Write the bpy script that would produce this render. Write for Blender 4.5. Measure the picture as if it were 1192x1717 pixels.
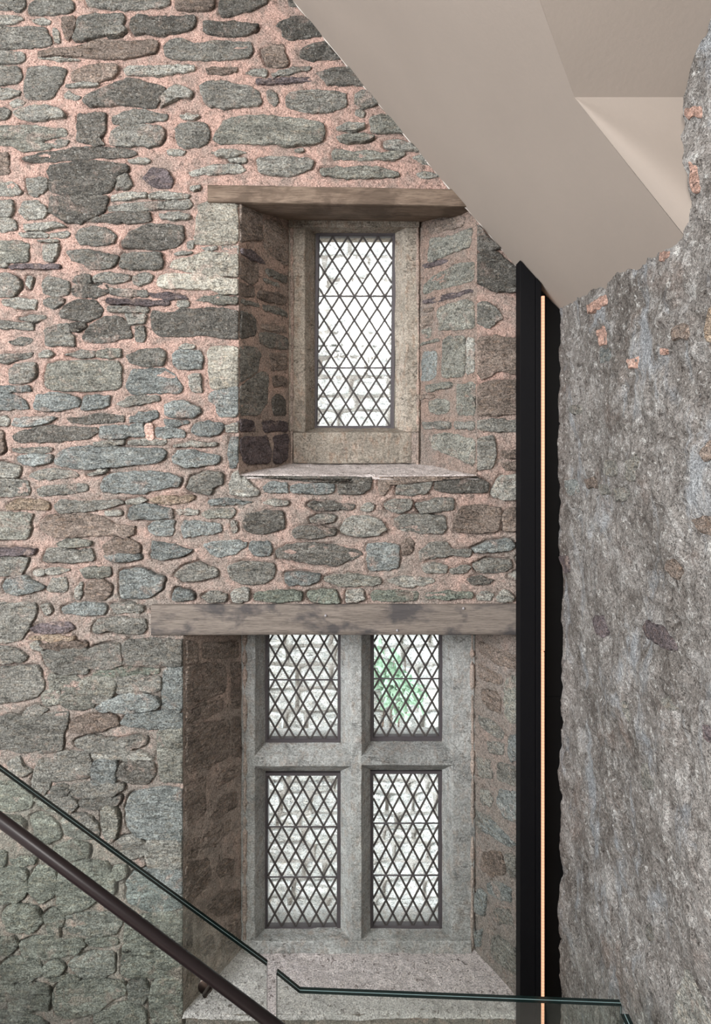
import bpy, bmesh, math, random
import numpy as np
from mathutils import Vector

for o in list(bpy.data.objects):
    bpy.data.objects.remove(o, do_unlink=True)
SC = bpy.context.scene
COL = SC.collection
random.seed(7)

# ------------------------------------------------------------------ camera
E = 3.0                      # eye height above the landing floor
F = 1132.0                   # focal length in photograph pixels (1192 x 1717)
VX, VY = 600.0, 730.0        # principal point of the level view
cam_d = bpy.data.cameras.new('camera')
cam = bpy.data.objects.new('camera', cam_d)
COL.objects.link(cam)
cam.location = (0, 0, E)
cam.rotation_euler = (math.pi / 2, 0, 0)
cam_d.sensor_fit = 'VERTICAL'
cam_d.sensor_height = 36.0
cam_d.sensor_width = 36.0 * 1192 / 1717
cam_d.lens = 36.0 * F / 1717
cam_d.shift_y = -(858.5 - VY) / 1717
cam_d.shift_x = -(VX - 596.0) / 1717
cam_d.clip_start = 0.02
SC.camera = cam

# ------------------------------------------------------------------ light
SC.view_settings.view_transform = 'Standard'
SC.view_settings.look = 'None'
SC.view_settings.exposure = 0.0
SC.view_settings.gamma = 1.0
SC.view_settings.use_curve_mapping = False
SC.cycles.max_bounces = 7
SC.cycles.transparent_max_bounces = 12
W = bpy.data.worlds.new('overcast_sky')
SC.world = W
W.use_nodes = True
bg = W.node_tree.nodes['Background']
bg.inputs[0].default_value = (0.88, 0.95, 1.0, 1)
bg.inputs[1].default_value = 11.0


def area(name, loc, target, sx, sy, power, col):
    d = bpy.data.lights.new(name, 'AREA')
    d.shape = 'RECTANGLE'
    d.size, d.size_y, d.energy, d.color = sx, sy, power, col
    o = bpy.data.objects.new(name, d)
    COL.objects.link(o)
    o.location = loc
    o.rotation_euler = (Vector(target) - Vector(loc)).to_track_quat('-Z', 'Z').to_euler()
    return o


# tall glazed opening of the stair hall, to the left of the viewer
area('daylight_from_hall_glazing', (-5.4, -1.9, 4.3), (0.3, 3.2, 3.0), 4.2, 3.4, 1300, (0.91, 0.96, 1.0))
area('added_rear_fill', (0.2, -3.4, 5.0), (0.0, 3.4, 2.4), 1.4, 1.8, 210, (1.0, 0.98, 0.95))  # fill lamp added behind the viewer to lift the dark left jambs

# ------------------------------------------------------------------ helpers
def lin(c):
    return tuple(((v / 255 + 0.055) / 1.055) ** 2.4 if v > 10 else v / 255 / 12.92 for v in c)


def P(px, py, D):
    """photograph pixel at distance D -> place in the hall"""
    return Vector(((px - VX) / F * D, D, E + (VY - py) / F * D))


def _h(ix, iy, iz):
    n = (ix.astype(np.int64) * 374761393 + iy.astype(np.int64) * 668265263 + iz.astype(np.int64) * 2147483647)
    n = (n ^ (n >> 13)) * 1274126177
    n = n ^ (n >> 16)
    return (n & 0xffff) / 65535.0


def vnoise(x, y, z=0.0):
    x, y, z = np.broadcast_arrays(np.asarray(x, float), np.asarray(y, float), np.asarray(z, float))
    fx, fy, fz = np.floor(x), np.floor(y), np.floor(z)
    tx, ty, tz = x - fx, y - fy, z - fz
    tx, ty, tz = [t * t * (3 - 2 * t) for t in (tx, ty, tz)]
    r = 0
    for i in (0, 1):
        for j in (0, 1):
            for k in (0, 1):
                w = (tx if i else 1 - tx) * (ty if j else 1 - ty) * (tz if k else 1 - tz)
                r = r + w * _h(fx + i, fy + j, fz + k)
    return r * 2 - 1


def fbm(x, y, z=0.0, oct=4):
    a, s, t = 1.0, 0, 0
    for i in range(oct):
        s = s + a * vnoise(np.asarray(x) * 2 ** i, np.asarray(y) * 2 ** i, np.asarray(z) * 2 ** i + 17.3 * i)
        t += a
        a *= 0.5
    return s / t


def link(name, me, mat=None, parent=None):
    o = bpy.data.objects.new(name, me)
    COL.objects.link(o)
    if mat is not None and not me.materials:
        me.materials.append(mat)
    if parent is not None:
        o.parent = parent
    return o


def empty(name, loc=(0, 0, 0)):
    o = bpy.data.objects.new(name, None)
    COL.objects.link(o)
    o.location = loc
    o.empty_display_size = 0.1
    return o


def adopt(child, parent):
    child.parent = parent
    child.matrix_parent_inverse = parent.matrix_basis.inverted()


def tag(o, label=None, cat=None, group=None, kind=None):
    if label: o['label'] = label
    if cat: o['category'] = cat
    if group: o['group'] = group
    if kind: o['kind'] = kind
    return o


def mesh_np(name, V, Fc, smooth=True):
    """origin at the middle of the vertices; returns mesh and origin"""
    V = np.asarray(V, float)
    me = bpy.data.meshes.new(name)
    c = (V.min(0) + V.max(0)) / 2
    me.from_pydata((V - c).tolist(), [], [tuple(f) for f in Fc])
    if smooth:
        me.polygons.foreach_set('use_smooth', [True] * len(me.polygons))
    me.update()
    return me, Vector(c)


def obj_np(name, V, Fc, mat, parent=None, smooth=True):
    me, c = mesh_np(name, V, Fc, smooth)
    o = link(name, me, mat)
    o.location = c
    if parent is not None:
        adopt(o, parent)
    return o


def grid_obj(name, us, vs, fn, mat, parent=None, keep=None, smooth=True):
    """fn(U,V)->(N,M,3); keep(uc,vc)->bool mask of quads"""
    us, vs = np.asarray(us), np.asarray(vs)
    U, Vv = np.meshgrid(us, vs, indexing='ij')
    Pn = fn(U, Vv).reshape(-1, 3)
    n, m = len(us), len(vs)
    idx = np.arange(n * m).reshape(n, m)
    q = np.stack([idx[:-1, :-1], idx[1:, :-1], idx[1:, 1:], idx[:-1, 1:]], -1).reshape(-1, 4)
    if keep is not None:
        uc = (U[:-1, :-1] + U[1:, 1:]) / 2
        vc = (Vv[:-1, :-1] + Vv[1:, 1:]) / 2
        q = q[keep(uc, vc).reshape(-1)]
    used = np.zeros(n * m, bool)
    used[q.reshape(-1)] = True
    re = np.cumsum(used) - 1
    Pn, q = Pn[used], re[q]
    me = bpy.data.meshes.new(name)
    c = (Pn.min(0) + Pn.max(0)) / 2
    Q = (Pn - c).astype(np.float32)
    me.vertices.add(len(Q)); me.vertices.foreach_set('co', Q.reshape(-1))
    me.loops.add(q.size); me.loops.foreach_set('vertex_index', q.reshape(-1).astype(np.int32))
    me.polygons.add(len(q))
    me.polygons.foreach_set('loop_start', np.arange(0, q.size, 4, dtype=np.int32))
    me.polygons.foreach_set('use_smooth', np.full(len(q), smooth))
    me.update(calc_edges=True)
    me.validate()
    o = link(name, me, mat)
    o.location = Vector(c)
    if parent is not None:
        adopt(o, parent)
    return o


def prism(name, poly, axis, a0, a1, mat, parent=None, step=0.04, amp=0.0, seed=0, bevel=0.0, caps=True):
    """extrude a closed 2D polygon along an axis. axis 'x': poly=(y,z); 'z': poly=(x,y); 'y': poly=(x,z)"""
    n = max(1, int(abs(a1 - a0) / step)) if step else 1
    ts = np.linspace(a0, a1, n + 1)
    V = []
    for t in ts:
        for (p, q) in poly:
            V.append({'x': (t, p, q), 'z': (p, q, t), 'y': (p, t, q)}[axis])
    V = np.array(V, float)
    k = len(poly)
    Fc = []
    for i in range(n):
        for j in range(k):
            a, b = i * k + j, i * k + (j + 1) % k
            Fc.append((a, b, b + k, a + k))
    if caps:
        Fc.append(tuple(range(k - 1, -1, -1)))
        Fc.append(tuple(n * k + j for j in range(k)))
    if amp:
        for d in range(3):
            V[:, d] += amp * fbm(V[:, 0] * 9 + seed, V[:, 1] * 9 + 31 * d, V[:, 2] * 9, 3)
    me, c = mesh_np(name, V, Fc, False)
    bm = bmesh.new(); bm.from_mesh(me)
    bmesh.ops.recalc_face_normals(bm, faces=bm.faces)
    if bevel:
        ed = [e for e in bm.edges if len(e.link_faces) == 2 and e.calc_face_angle(0) > 0.5]
        bmesh.ops.bevel(bm, geom=ed, offset=bevel, segments=2, affect='EDGES', profile=0.6)
    bm.to_mesh(me); bm.free()
    o = link(name, me, mat)
    o.location = c
    if parent is not None:
        adopt(o, parent)
    return o


def box(name, lo, hi, mat, parent=None, bevel=0.003):
    return prism(name, [(lo[0], lo[1]), (hi[0], lo[1]), (hi[0], hi[1]), (lo[0], hi[1])], 'z', lo[2], hi[2], mat, parent, step=None, bevel=bevel)


def tube(name, p0, p1, r, mat, parent=None, seg=20, r1=None):
    p0, p1 = Vector(p0), Vector(p1)
    d = (p1 - p0).normalized()
    a = d.orthogonal().normalized(); b = d.cross(a)
    r1 = r if r1 is None else r1
    V, Fc = [], []
    e = min(r, (p1 - p0).length / 2) * 0.12
    rings = [(p0, r - e), (p0 + d * e, r), (p1 - d * e, r1), (p1, r1 - e)]
    for (p, rr) in rings:
        for i in range(seg):
            t = 2 * math.pi * i / seg
            V.append(tuple(p + (a * math.cos(t) + b * math.sin(t)) * rr))
    for k in range(3):
        for i in range(seg):
            j = (i + 1) % seg
            Fc.append((k * seg + i, k * seg + j, (k + 1) * seg + j, (k + 1) * seg + i))
    Fc.append(tuple(range(seg - 1, -1, -1)))
    Fc.append(tuple(3 * seg + i for i in range(seg)))
    return obj_np(name, V, Fc, mat, parent)


# ------------------------------------------------------------------ materials
def new_mat(name):
    m = bpy.data.materials.new(name)
    m.use_nodes = True
    nt = m.node_tree
    nt.nodes.clear()
    out = nt.nodes.new('ShaderNodeOutputMaterial')
    bs = nt.nodes.new('ShaderNodeBsdfPrincipled')
    nt.links.new(bs.outputs[0], out.inputs[0])
    return m, nt, bs, out


class NT:
    def __init__(s, nt):
        s.nt = nt

    def n(s, t, **kw):
        nd = s.nt.nodes.new(t)
        for k, v in kw.items():
            setattr(nd, k, v)
        return nd

    def l(s, a, b):
        s.nt.links.new(a, b)

    def pos(s, scale=(1, 1, 1), rot=(0, 0, 0)):
        g = s.n('ShaderNodeNewGeometry')
        mp = s.n('ShaderNodeMapping')
        mp.inputs['Scale'].default_value = scale
        mp.inputs['Rotation'].default_value = rot
        s.l(g.outputs['Position'], mp.inputs['Vector'])
        return mp.outputs[0]

    def noise(s, vec, scale, detail=6, rough=0.6, dist=0.0):
        nd = s.n('ShaderNodeTexNoise')
        nd.inputs['Scale'].default_value = scale
        nd.inputs['Detail'].default_value = detail
        nd.inputs['Roughness'].default_value = rough
        nd.inputs['Distortion'].default_value = dist
        s.l(vec, nd.inputs['Vector'])
        return nd.outputs['Fac']

    def ramp(s, fac, stops, interp='LINEAR'):
        r = s.n('ShaderNodeValToRGB')
        r.color_ramp.interpolation = interp
        els = r.color_ramp.elements
        while len(els) > 1:
            els.remove(els[-1])
        for i, (p, c) in enumerate(stops):
            e = els[0] if i == 0 else els.new(p)
            e.position = p
            e.color = (c, c, c, 1) if not isinstance(c, (tuple, list)) else (*c[:3], 1)
        s.l(fac, r.inputs[0])
        return r.outputs[0]

    def mix(s, fac, a, b, mode='MIX'):
        m = s.n('ShaderNodeMix', data_type='RGBA', blend_type=mode)
        for i, v in ((0, fac), (6, a), (7, b)):
            sock = m.inputs[i]
            if hasattr(v, 'links'):
                s.l(v, sock)
            elif isinstance(v, (int, float)):
                sock.default_value = v if i == 0 else (v, v, v, 1)
            else:
                sock.default_value = (*v[:3], 1)
        return m.outputs[2]

    def math(s, op, a, b=0.0):
        m = s.n('ShaderNodeMath', operation=op)
        for sock, v in ((m.inputs[0], a), (m.inputs[1], b)):
            if hasattr(v, 'links'):
                s.l(v, sock)
            else:
                sock.default_value = v
        return m.outputs[0]

    def bump(s, h, strength, dist, bs, prev=None):
        b = s.n('ShaderNodeBump')
        b.inputs['Strength'].default_value = strength
        b.inputs['Distance'].default_value = dist
        s.l(h, b.inputs['Height'])
        if prev is not None:
            s.l(prev, b.inputs['Normal'])
        if bs is not None:
            s.l(b.outputs[0], bs.inputs['Normal'])
        return b.outputs[0]


def stone_mat(name, rgb, warm=None, lichen=0.0, bed=(1, 1, 2.2), smear=0.6, rough=1.0, con=1.0):
    m, nt, bs, out = new_mat(name)
    k = NT(nt)
    c = lin(rgb)
    w = lin(warm) if warm else tuple(v * f for v, f in zip(c, (1.10, 0.98, 0.88)))
    oi = k.n('ShaderNodeObjectInfo')
    p = k.pos(bed)
    p1 = k.pos()
    big = k.noise(p, 6, 3, 0.6, 0.5)
    mid = k.noise(p, 28, 4, 0.7, 0.4)
    blot = k.noise(p1, 17, 5, 0.72, 0.8)
    fine = k.noise(p1, 120, 2, 0.75)
    strk = k.noise(k.pos((1, 1, 5)), 13, 5, 0.7, 1.2)
    col = k.mix(k.ramp(big, [(0.36, 0), (0.64, 1)]), tuple(v * 0.78 for v in c), tuple(v * 1.2 for v in c))
    col = k.mix(k.ramp(mid, [(0.5, 0), (0.64, 0.8)]), col, w)
    col = k.mix(k.ramp(blot, [(0.38, 0.7 * con), (0.47, 0)]), col, tuple(v * 0.5 for v in c))
    col = k.mix(k.ramp(strk, [(0.36, 0.75 * con), (0.43, 0)]), col, tuple(v * 0.32 for v in c))
    col = k.mix(k.ramp(strk, [(0.57, 0), (0.68, 0.6 * con)]), col, tuple(min(1, v * 1.55) for v in c))
    ck = k.math('ABSOLUTE', k.math('SUBTRACT', k.noise(k.pos((1, 1, 2.6)), 7, 4, 0.55, 0.9), 0.5))
    crack = k.ramp(ck, [(0.0, 1), (0.010, 0)])
    cm = k.math('MULTIPLY', crack, k.ramp(k.noise(p1, 5, 2, 0.5), [(0.5, 0), (0.56, 0.85 * con)]))
    col = k.mix(cm, col, lin((46, 38, 34)))
    if smear:
        sm = k.noise(p1, 9, 5, 0.68, 0.6)
        col = k.mix(k.ramp(sm, [(0.57, 0), (0.66, smear)]), col, lin((168, 148, 137)))
    col = k.mix(0.35 + 0.4 * con, col, k.mix(k.ramp(fine, [(0.36, 0), (0.64, 1)]), (0.4,) * 3, (1.55,) * 3), 'MULTIPLY')
    v = k.n('ShaderNodeMapRange')
    k.l(oi.outputs['Random'], v.inputs[0])
    v.inputs[3].default_value, v.inputs[4].default_value = 0.84, 1.2
    rgbv = k.n('ShaderNodeCombineColor')
    for i in range(3): k.l(v.outputs[0], rgbv.inputs[i])
    col = k.mix(1.0, col, rgbv.outputs[0], 'MULTIPLY')
    if lichen:
        sp = k.noise(p1, 70, 2, 0.5)
        col = k.mix(k.ramp(sp, [(0.64, 0), (0.69, lichen)]), col, lin((190, 188, 180)))
    k.l(col, bs.inputs['Base Color'])
    bs.inputs['Roughness'].default_value = 0.92
    bs.inputs['Specular IOR Level'].default_value = 0.15
    vo = k.n('ShaderNodeTexVoronoi', feature='F1')
    vo.inputs['Scale'].default_value = 20
    mx = k.n('ShaderNodeMix', data_type='VECTOR'); mx.inputs[0].default_value = 0.12
    nc = k.n('ShaderNodeTexNoise'); nc.inputs['Scale'].default_value = 12; k.l(p, nc.inputs['Vector'])
    k.l(p, mx.inputs[4]); k.l(nc.outputs['Color'], mx.inputs[5]); k.l(mx.outputs[1], vo.inputs['Vector'])
    b = k.bump(vo.outputs['Distance'], 0.8 * rough, 0.03, None)
    b = k.bump(k.noise(k.pos((1, 1, 3)), 16, 5, 0.75, 0.8), 1.0 * rough, 0.06, None, b)
    b = k.bump(k.math('SUBTRACT', 1.0, cm), 0.8, 0.008, None, b)
    k.bump(fine, 0.8 * rough, 0.012, bs, b)
    return m


TONES = {
    'g': stone_mat('grey_sandstone', (138, 135, 128)),
    'd': stone_mat('dark_weathered_sandstone', (113, 109, 103), lichen=0.5),
    'l': stone_mat('pale_grey_stone', (160, 157, 149)),
    'b': stone_mat('blue_grey_stone', (142, 145, 142)),
    'n': stone_mat('brown_grey_stone', (142, 128, 118)),
    'y': stone_mat('olive_grey_stone', (145, 143, 134)),
    'p': stone_mat('purple_grey_slate', (114, 104, 105)),
    't': stone_mat('tan_sandstone', (166, 148, 130)),
    'v': stone_mat('green_grey_slate', (134, 138, 127)),
    'm': stone_mat('bare_pink_mortar_patch', (152, 124, 112), rough=0.5, smear=0.8),
    'k': stone_mat('pale_pink_chip', (188, 158, 146), rough=0.5),
    'r': stone_mat('brown_pink_reveal_stone', (158, 144, 134)),
    'q': stone_mat('pale_quoin_stone', (158, 153, 142), lichen=0.2, rough=0.6),
}


def mortar_mat(name, top, low, zlo, zhi, stain=0.5, grey=0.6):
    m, nt, bs, out = new_mat(name)
    k = NT(nt)
    p = k.pos()
    g = k.n('ShaderNodeNewGeometry')
    sx = k.n('ShaderNodeSeparateXYZ'); k.l(g.outputs['Position'], sx.inputs[0])
    mr = k.n('ShaderNodeMapRange'); k.l(sx.outputs[2], mr.inputs[0])
    mr.inputs[1].default_value, mr.inputs[2].default_value = zlo, zhi
    big = k.noise(p, 2.3, 3, 0.6)
    f = k.math('ADD', mr.outputs[0], k.math('MULTIPLY', k.math('SUBTRACT', big, 0.5), 1.4))
    col = k.mix(k.ramp(f, [(0.15, 0), (0.85, 1)]), lin(low), lin(top))
    mid = k.noise(p, 22, 4, 0.68)
    col = k.mix(k.ramp(mid, [(0.5, 0), (0.66, 0.5)]), col, tuple(min(1, v * 1.2) for v in lin(top)))
    col = k.mix(k.ramp(mid, [(0.34, stain), (0.46, 0)]), col, tuple(v * 0.45 for v in lin(low)))
    gw_ = k.noise(p, 6.5, 5, 0.68, 0.4)
    col = k.mix(k.ramp(gw_, [(0.44, 0), (0.62, grey)]), col, lin((138, 130, 122)))
    dk = k.noise(k.pos((1, 1, 1.4)), 38, 4, 0.75, 0.6)
    col = k.mix(k.ramp(dk, [(0.36, 0.75), (0.44, 0)]), col, lin((92, 78, 70)))
    fine = k.noise(p, 130, 2, 0.75)
    col = k.mix(0.7, col, k.mix(k.ramp(fine, [(0.36, 0), (0.64, 1)]), (0.5,) * 3, (1.45,) * 3), 'MULTIPLY')
    k.l(col, bs.inputs['Base Color'])
    bs.inputs['Roughness'].default_value = 0.97
    bs.inputs['Specular IOR Level'].default_value = 0.1
    b = k.bump(k.noise(p, 30, 5, 0.78), 1.0, 0.035, None)
    k.bump(fine, 0.8, 0.010, bs, b)
    return m


M_MORTAR = mortar_mat('pink_lime_mortar', (194, 160, 147), (156, 145, 136), 1.0, 4.6)
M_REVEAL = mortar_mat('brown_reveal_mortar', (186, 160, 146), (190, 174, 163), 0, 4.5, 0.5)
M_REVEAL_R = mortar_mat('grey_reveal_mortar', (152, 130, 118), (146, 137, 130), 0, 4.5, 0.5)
M_SILL = mortar_mat('pale_sill_plaster', (222, 209, 204), (220, 208, 206), 0, 3, 0.12, 0.15)


def render_mat():
    m, nt, bs, out = new_mat('rough_grey_render')
    k = NT(nt)
    p = k.pos((1, 0.8, 1))
    big = k.noise(p, 1.7, 6, 0.6, 0.3)
    mid = k.noise(p, 9, 5, 0.72, 0.6)
    fine = k.noise(p, 42, 4, 0.78, 0.3)
    gr = k.noise(p, 130, 3, 0.75)
    col = k.mix(k.ramp(big, [(0.36, 0), (0.64, 1)]), lin((106, 100, 95)), lin((138, 132, 127)))
    col = k.mix(k.ramp(mid, [(0.52, 0), (0.64, 0.7)]), col, lin((164, 160, 156)))
    col = k.mix(k.ramp(mid, [(0.36, 0.7), (0.46, 0)]), col, lin((84, 77, 72)))
    col = k.mix(k.ramp(fine, [(0.36, 0.75), (0.44, 0)]), col, lin((62, 55, 51)))
    col = k.mix(k.ramp(fine, [(0.56, 0), (0.66, 0.75)]), col, lin((190, 187, 182)))
    wa = k.noise(p, 3.1, 5, 0.6, 0.4)
    col = k.mix(k.ramp(wa, [(0.57, 0), (0.68, 0.3)]), col, lin((134, 112, 100)))
    bl = k.noise(k.pos((1, 1, 0.5), (0.5, 0, 0)), 5.2, 6, 0.66, 0.5)
    col = k.mix(k.ramp(bl, [(0.54, 0), (0.64, 0.55)]), col, lin((150, 154, 158)))
    col = k.mix(0.75, col, k.mix(k.ramp(gr, [(0.36, 0), (0.64, 1)]), (0.45,) * 3, (1.5,) * 3), 'MULTIPLY')
    k.l(col, bs.inputs['Base Color'])
    bs.inputs['Roughness'].default_value = 0.95
    bs.inputs['Specular IOR Level'].default_value = 0.1
    b = k.bump(mid, 1.0, 0.05, None)
    b = k.bump(fine, 1.0, 0.02, None, b)
    k.bump(gr, 0.8, 0.010, bs, b)
    return m


M_RENDER = render_mat()


def plaster_mat(name, rgb):
    m, nt, bs, out = new_mat(name)
    k = NT(nt)
    p = k.pos()
    a = k.noise(p, 1.6, 4, 0.5)
    col = k.mix(k.ramp(a, [(0.3, 0), (0.7, 1)]), tuple(v * 0.95 for v in lin(rgb)), tuple(v * 1.04 for v in lin(rgb)))
    k.l(col, bs.inputs['Base Color'])
    bs.inputs['Roughness'].default_value = 0.85
    bs.inputs['Specular IOR Level'].default_value = 0.2
    k.bump(k.noise(p, 60, 3, 0.5), 0.12, 0.004, bs)
    return m


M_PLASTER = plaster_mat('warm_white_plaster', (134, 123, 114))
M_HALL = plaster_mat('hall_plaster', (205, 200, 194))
M_CAULK = plaster_mat('white_plaster_bead', (172, 164, 156))


def wood_mat(name, c0, c1, cs, stain=0.6):
    m, nt, bs, out = new_mat(name)
    k = NT(nt)
    p = k.pos((0.55, 6, 9))
    g = k.noise(p, 5, 8, 0.65, 0.6)
    f = k.noise(k.pos((2.0, 30, 60)), 6, 5, 0.7, 0.2)
    col = k.mix(k.ramp(g, [(0.3, 0), (0.7, 1)]), lin(c0), lin(c1))
    col = k.mix(k.ramp(f, [(0.38, 0.85), (0.5, 0)]), col, tuple(v * 0.42 for v in lin(c0)))
    st = k.noise(k.pos((1, 1, 1.6)), 4.2, 5, 0.6, 0.3)
    col = k.mix(k.ramp(st, [(0.5, 0), (0.6, stain)]), col, lin(cs))
    k.l(col, bs.inputs['Base Color'])
    bs.inputs['Roughness'].default_value = 0.85
    bs.inputs['Specular IOR Level'].default_value = 0.2
    b = k.bump(f, 0.5, 0.006, None)
    k.bump(g, 0.5, 0.008, bs, b)
    return m


M_OAK_UP = wood_mat('weathered_brown_oak', (100, 84, 72), (128, 111, 97), (70, 58, 49), 0.6)
M_OAK_LOW = wood_mat('weathered_grey_oak', (100, 91, 84), (126, 115, 107), (62, 59, 60), 0.85)
M_FRAME = stone_mat('dressed_window_stone', (139, 138, 135), warm=(132, 124, 117), bed=(1, 1, 0.6), smear=0.2, rough=0.3, con=0.5)
M_FRAME_UP = stone_mat('brown_dressed_window_stone', (134, 125, 114), warm=(124, 106, 92), bed=(1, 1, 0.5), smear=0.25, rough=0.35, con=0.65)


def simple(name, rgb, rough=0.5, metal=0.0, spec=0.4, bump=0.0):
    m, nt, bs, out = new_mat(name)
    k = NT(nt)
    n = k.noise(k.pos(), 30, 4, 0.6)
    col = k.mix(n, tuple(v * 0.8 for v in lin(rgb)), tuple(v * 1.15 for v in lin(rgb)))
    k.l(col, bs.inputs['Base Color'])
    bs.inputs['Roughness'].default_value = rough
    bs.inputs['Metallic'].default_value = metal
    bs.inputs['Specular IOR Level'].default_value = spec
    if bump:
        k.bump(k.noise(k.pos(), 120, 4, 0.6), bump, 0.003, bs)
    return m


M_IRON = simple('dark_iron_casement', (70, 64, 66), 0.6, 0.2, 0.4, 0.2)
M_LEAD = simple('lead_came', (66, 60, 58), 0.6, 0.1, 0.4, 0.3)
M_BLACK = simple('matt_black_metal', (9, 8, 10), 0.6, 0.0, 0.1)
M_BLACK2 = simple('black_gloss_panel', (7, 6, 6), 0.5, 0.0, 0.12)
M_RAIL = simple('dark_brown_leather_rail', (27, 18, 19), 0.35, 0.0, 0.45)
M_STEEL = simple('bronze_bracket', (96, 84, 78), 0.3, 1.0)
M_FLOOR = plaster_mat('grey_stone_floor', (140, 132, 125))
M_STEP = plaster_mat('dark_slate_step', (52, 49, 48))
M_NAIL = simple('iron_nail', (140, 136, 138), 0.5, 0.4)


def glass_mat(name, tint, refl=0.5, wavy=0.0, milky=0.0):
    m = bpy.data.materials.new(name)
    m.use_nodes = True
    nt = m.node_tree
    nt.nodes.clear()
    k = NT(nt)
    out = k.n('ShaderNodeOutputMaterial')
    tr = k.n('ShaderNodeBsdfTransparent'); tr.inputs[0].default_value = (*tint, 1)
    gl = k.n('ShaderNodeBsdfGlossy'); gl.inputs['Roughness'].default_value = 0.03
    fr = k.n('ShaderNodeFresnel'); fr.inputs[0].default_value = 1.45
    f = k.math('MULTIPLY', fr.outputs[0], refl)
    mx = k.n('ShaderNodeMixShader')
    k.l(f, mx.inputs[0]); k.l(tr.outputs[0], mx.inputs[1]); k.l(gl.outputs[0], mx.inputs[2])
    last = mx.outputs[0]
    if milky:
        df = k.n('ShaderNodeBsdfTranslucent'); df.inputs[0].default_value = (0.95, 0.97, 1.0, 1)
        m2 = k.n('ShaderNodeMixShader')
        n = k.noise(k.pos(), 9, 5, 0.6)
        k.l(k.ramp(n, [(0.35, milky * 0.4), (0.7, milky * 1.6)]), m2.inputs[0])
        k.l(last, m2.inputs[1]); k.l(df.outputs[0], m2.inputs[2])
        last = m2.outputs[0]
    if wavy:
        b = k.n('ShaderNodeBump'); b.inputs['Strength'].default_value = wavy; b.inputs['Distance'].default_value = 0.01
        k.l(k.noise(k.pos(), 14, 2, 0.5), b.inputs['Height'])
        k.l(b.outputs[0], gl.inputs['Normal'])
    k.l(last, out.inputs[0])
    return m


M_PANE = glass_mat('old_leaded_glass', (0.985, 0.99, 0.985), 0.6, 0.3)
M_GLASS = glass_mat('clear_balustrade_glass', (0.972, 0.99, 0.982), 0.25)
m, nt, bs, out = new_mat('green_glass_edge')
bs.inputs['Base Color'].default_value = (*lin((12, 25, 24)), 1)
bs.inputs['Roughness'].default_value = 0.12
bs.inputs['Specular IOR Level'].default_value = 0.5
M_EDGE = m
m, nt, bs, out = new_mat('clear_interlayer')
bs.inputs['Base Color'].default_value = (*lin((112, 132, 132)), 1)
bs.inputs['Roughness'].default_value = 0.2
M_INTER = m


def led_mat():
    m, nt, bs, out = new_mat('warm_led_diffuser')
    k = NT(nt)
    g = k.n('ShaderNodeNewGeometry')
    sx = k.n('ShaderNodeSeparateXYZ'); k.l(g.outputs['Position'], sx.inputs[0])
    s = k.math('SINE', k.math('MULTIPLY', sx.outputs[2], 2 * math.pi / 0.0155))
    e = k.math('ADD', 1.0, k.math('MULTIPLY', s, 0.14))
    bs.inputs['Base Color'].default_value = (*lin((200, 140, 110)), 1)
    bs.inputs['Emission Color'].default_value = (1.0, 0.53, 0.33, 1)
    k.l(e, bs.inputs['Emission Strength'])
    return m


M_LED = led_mat()
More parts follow.
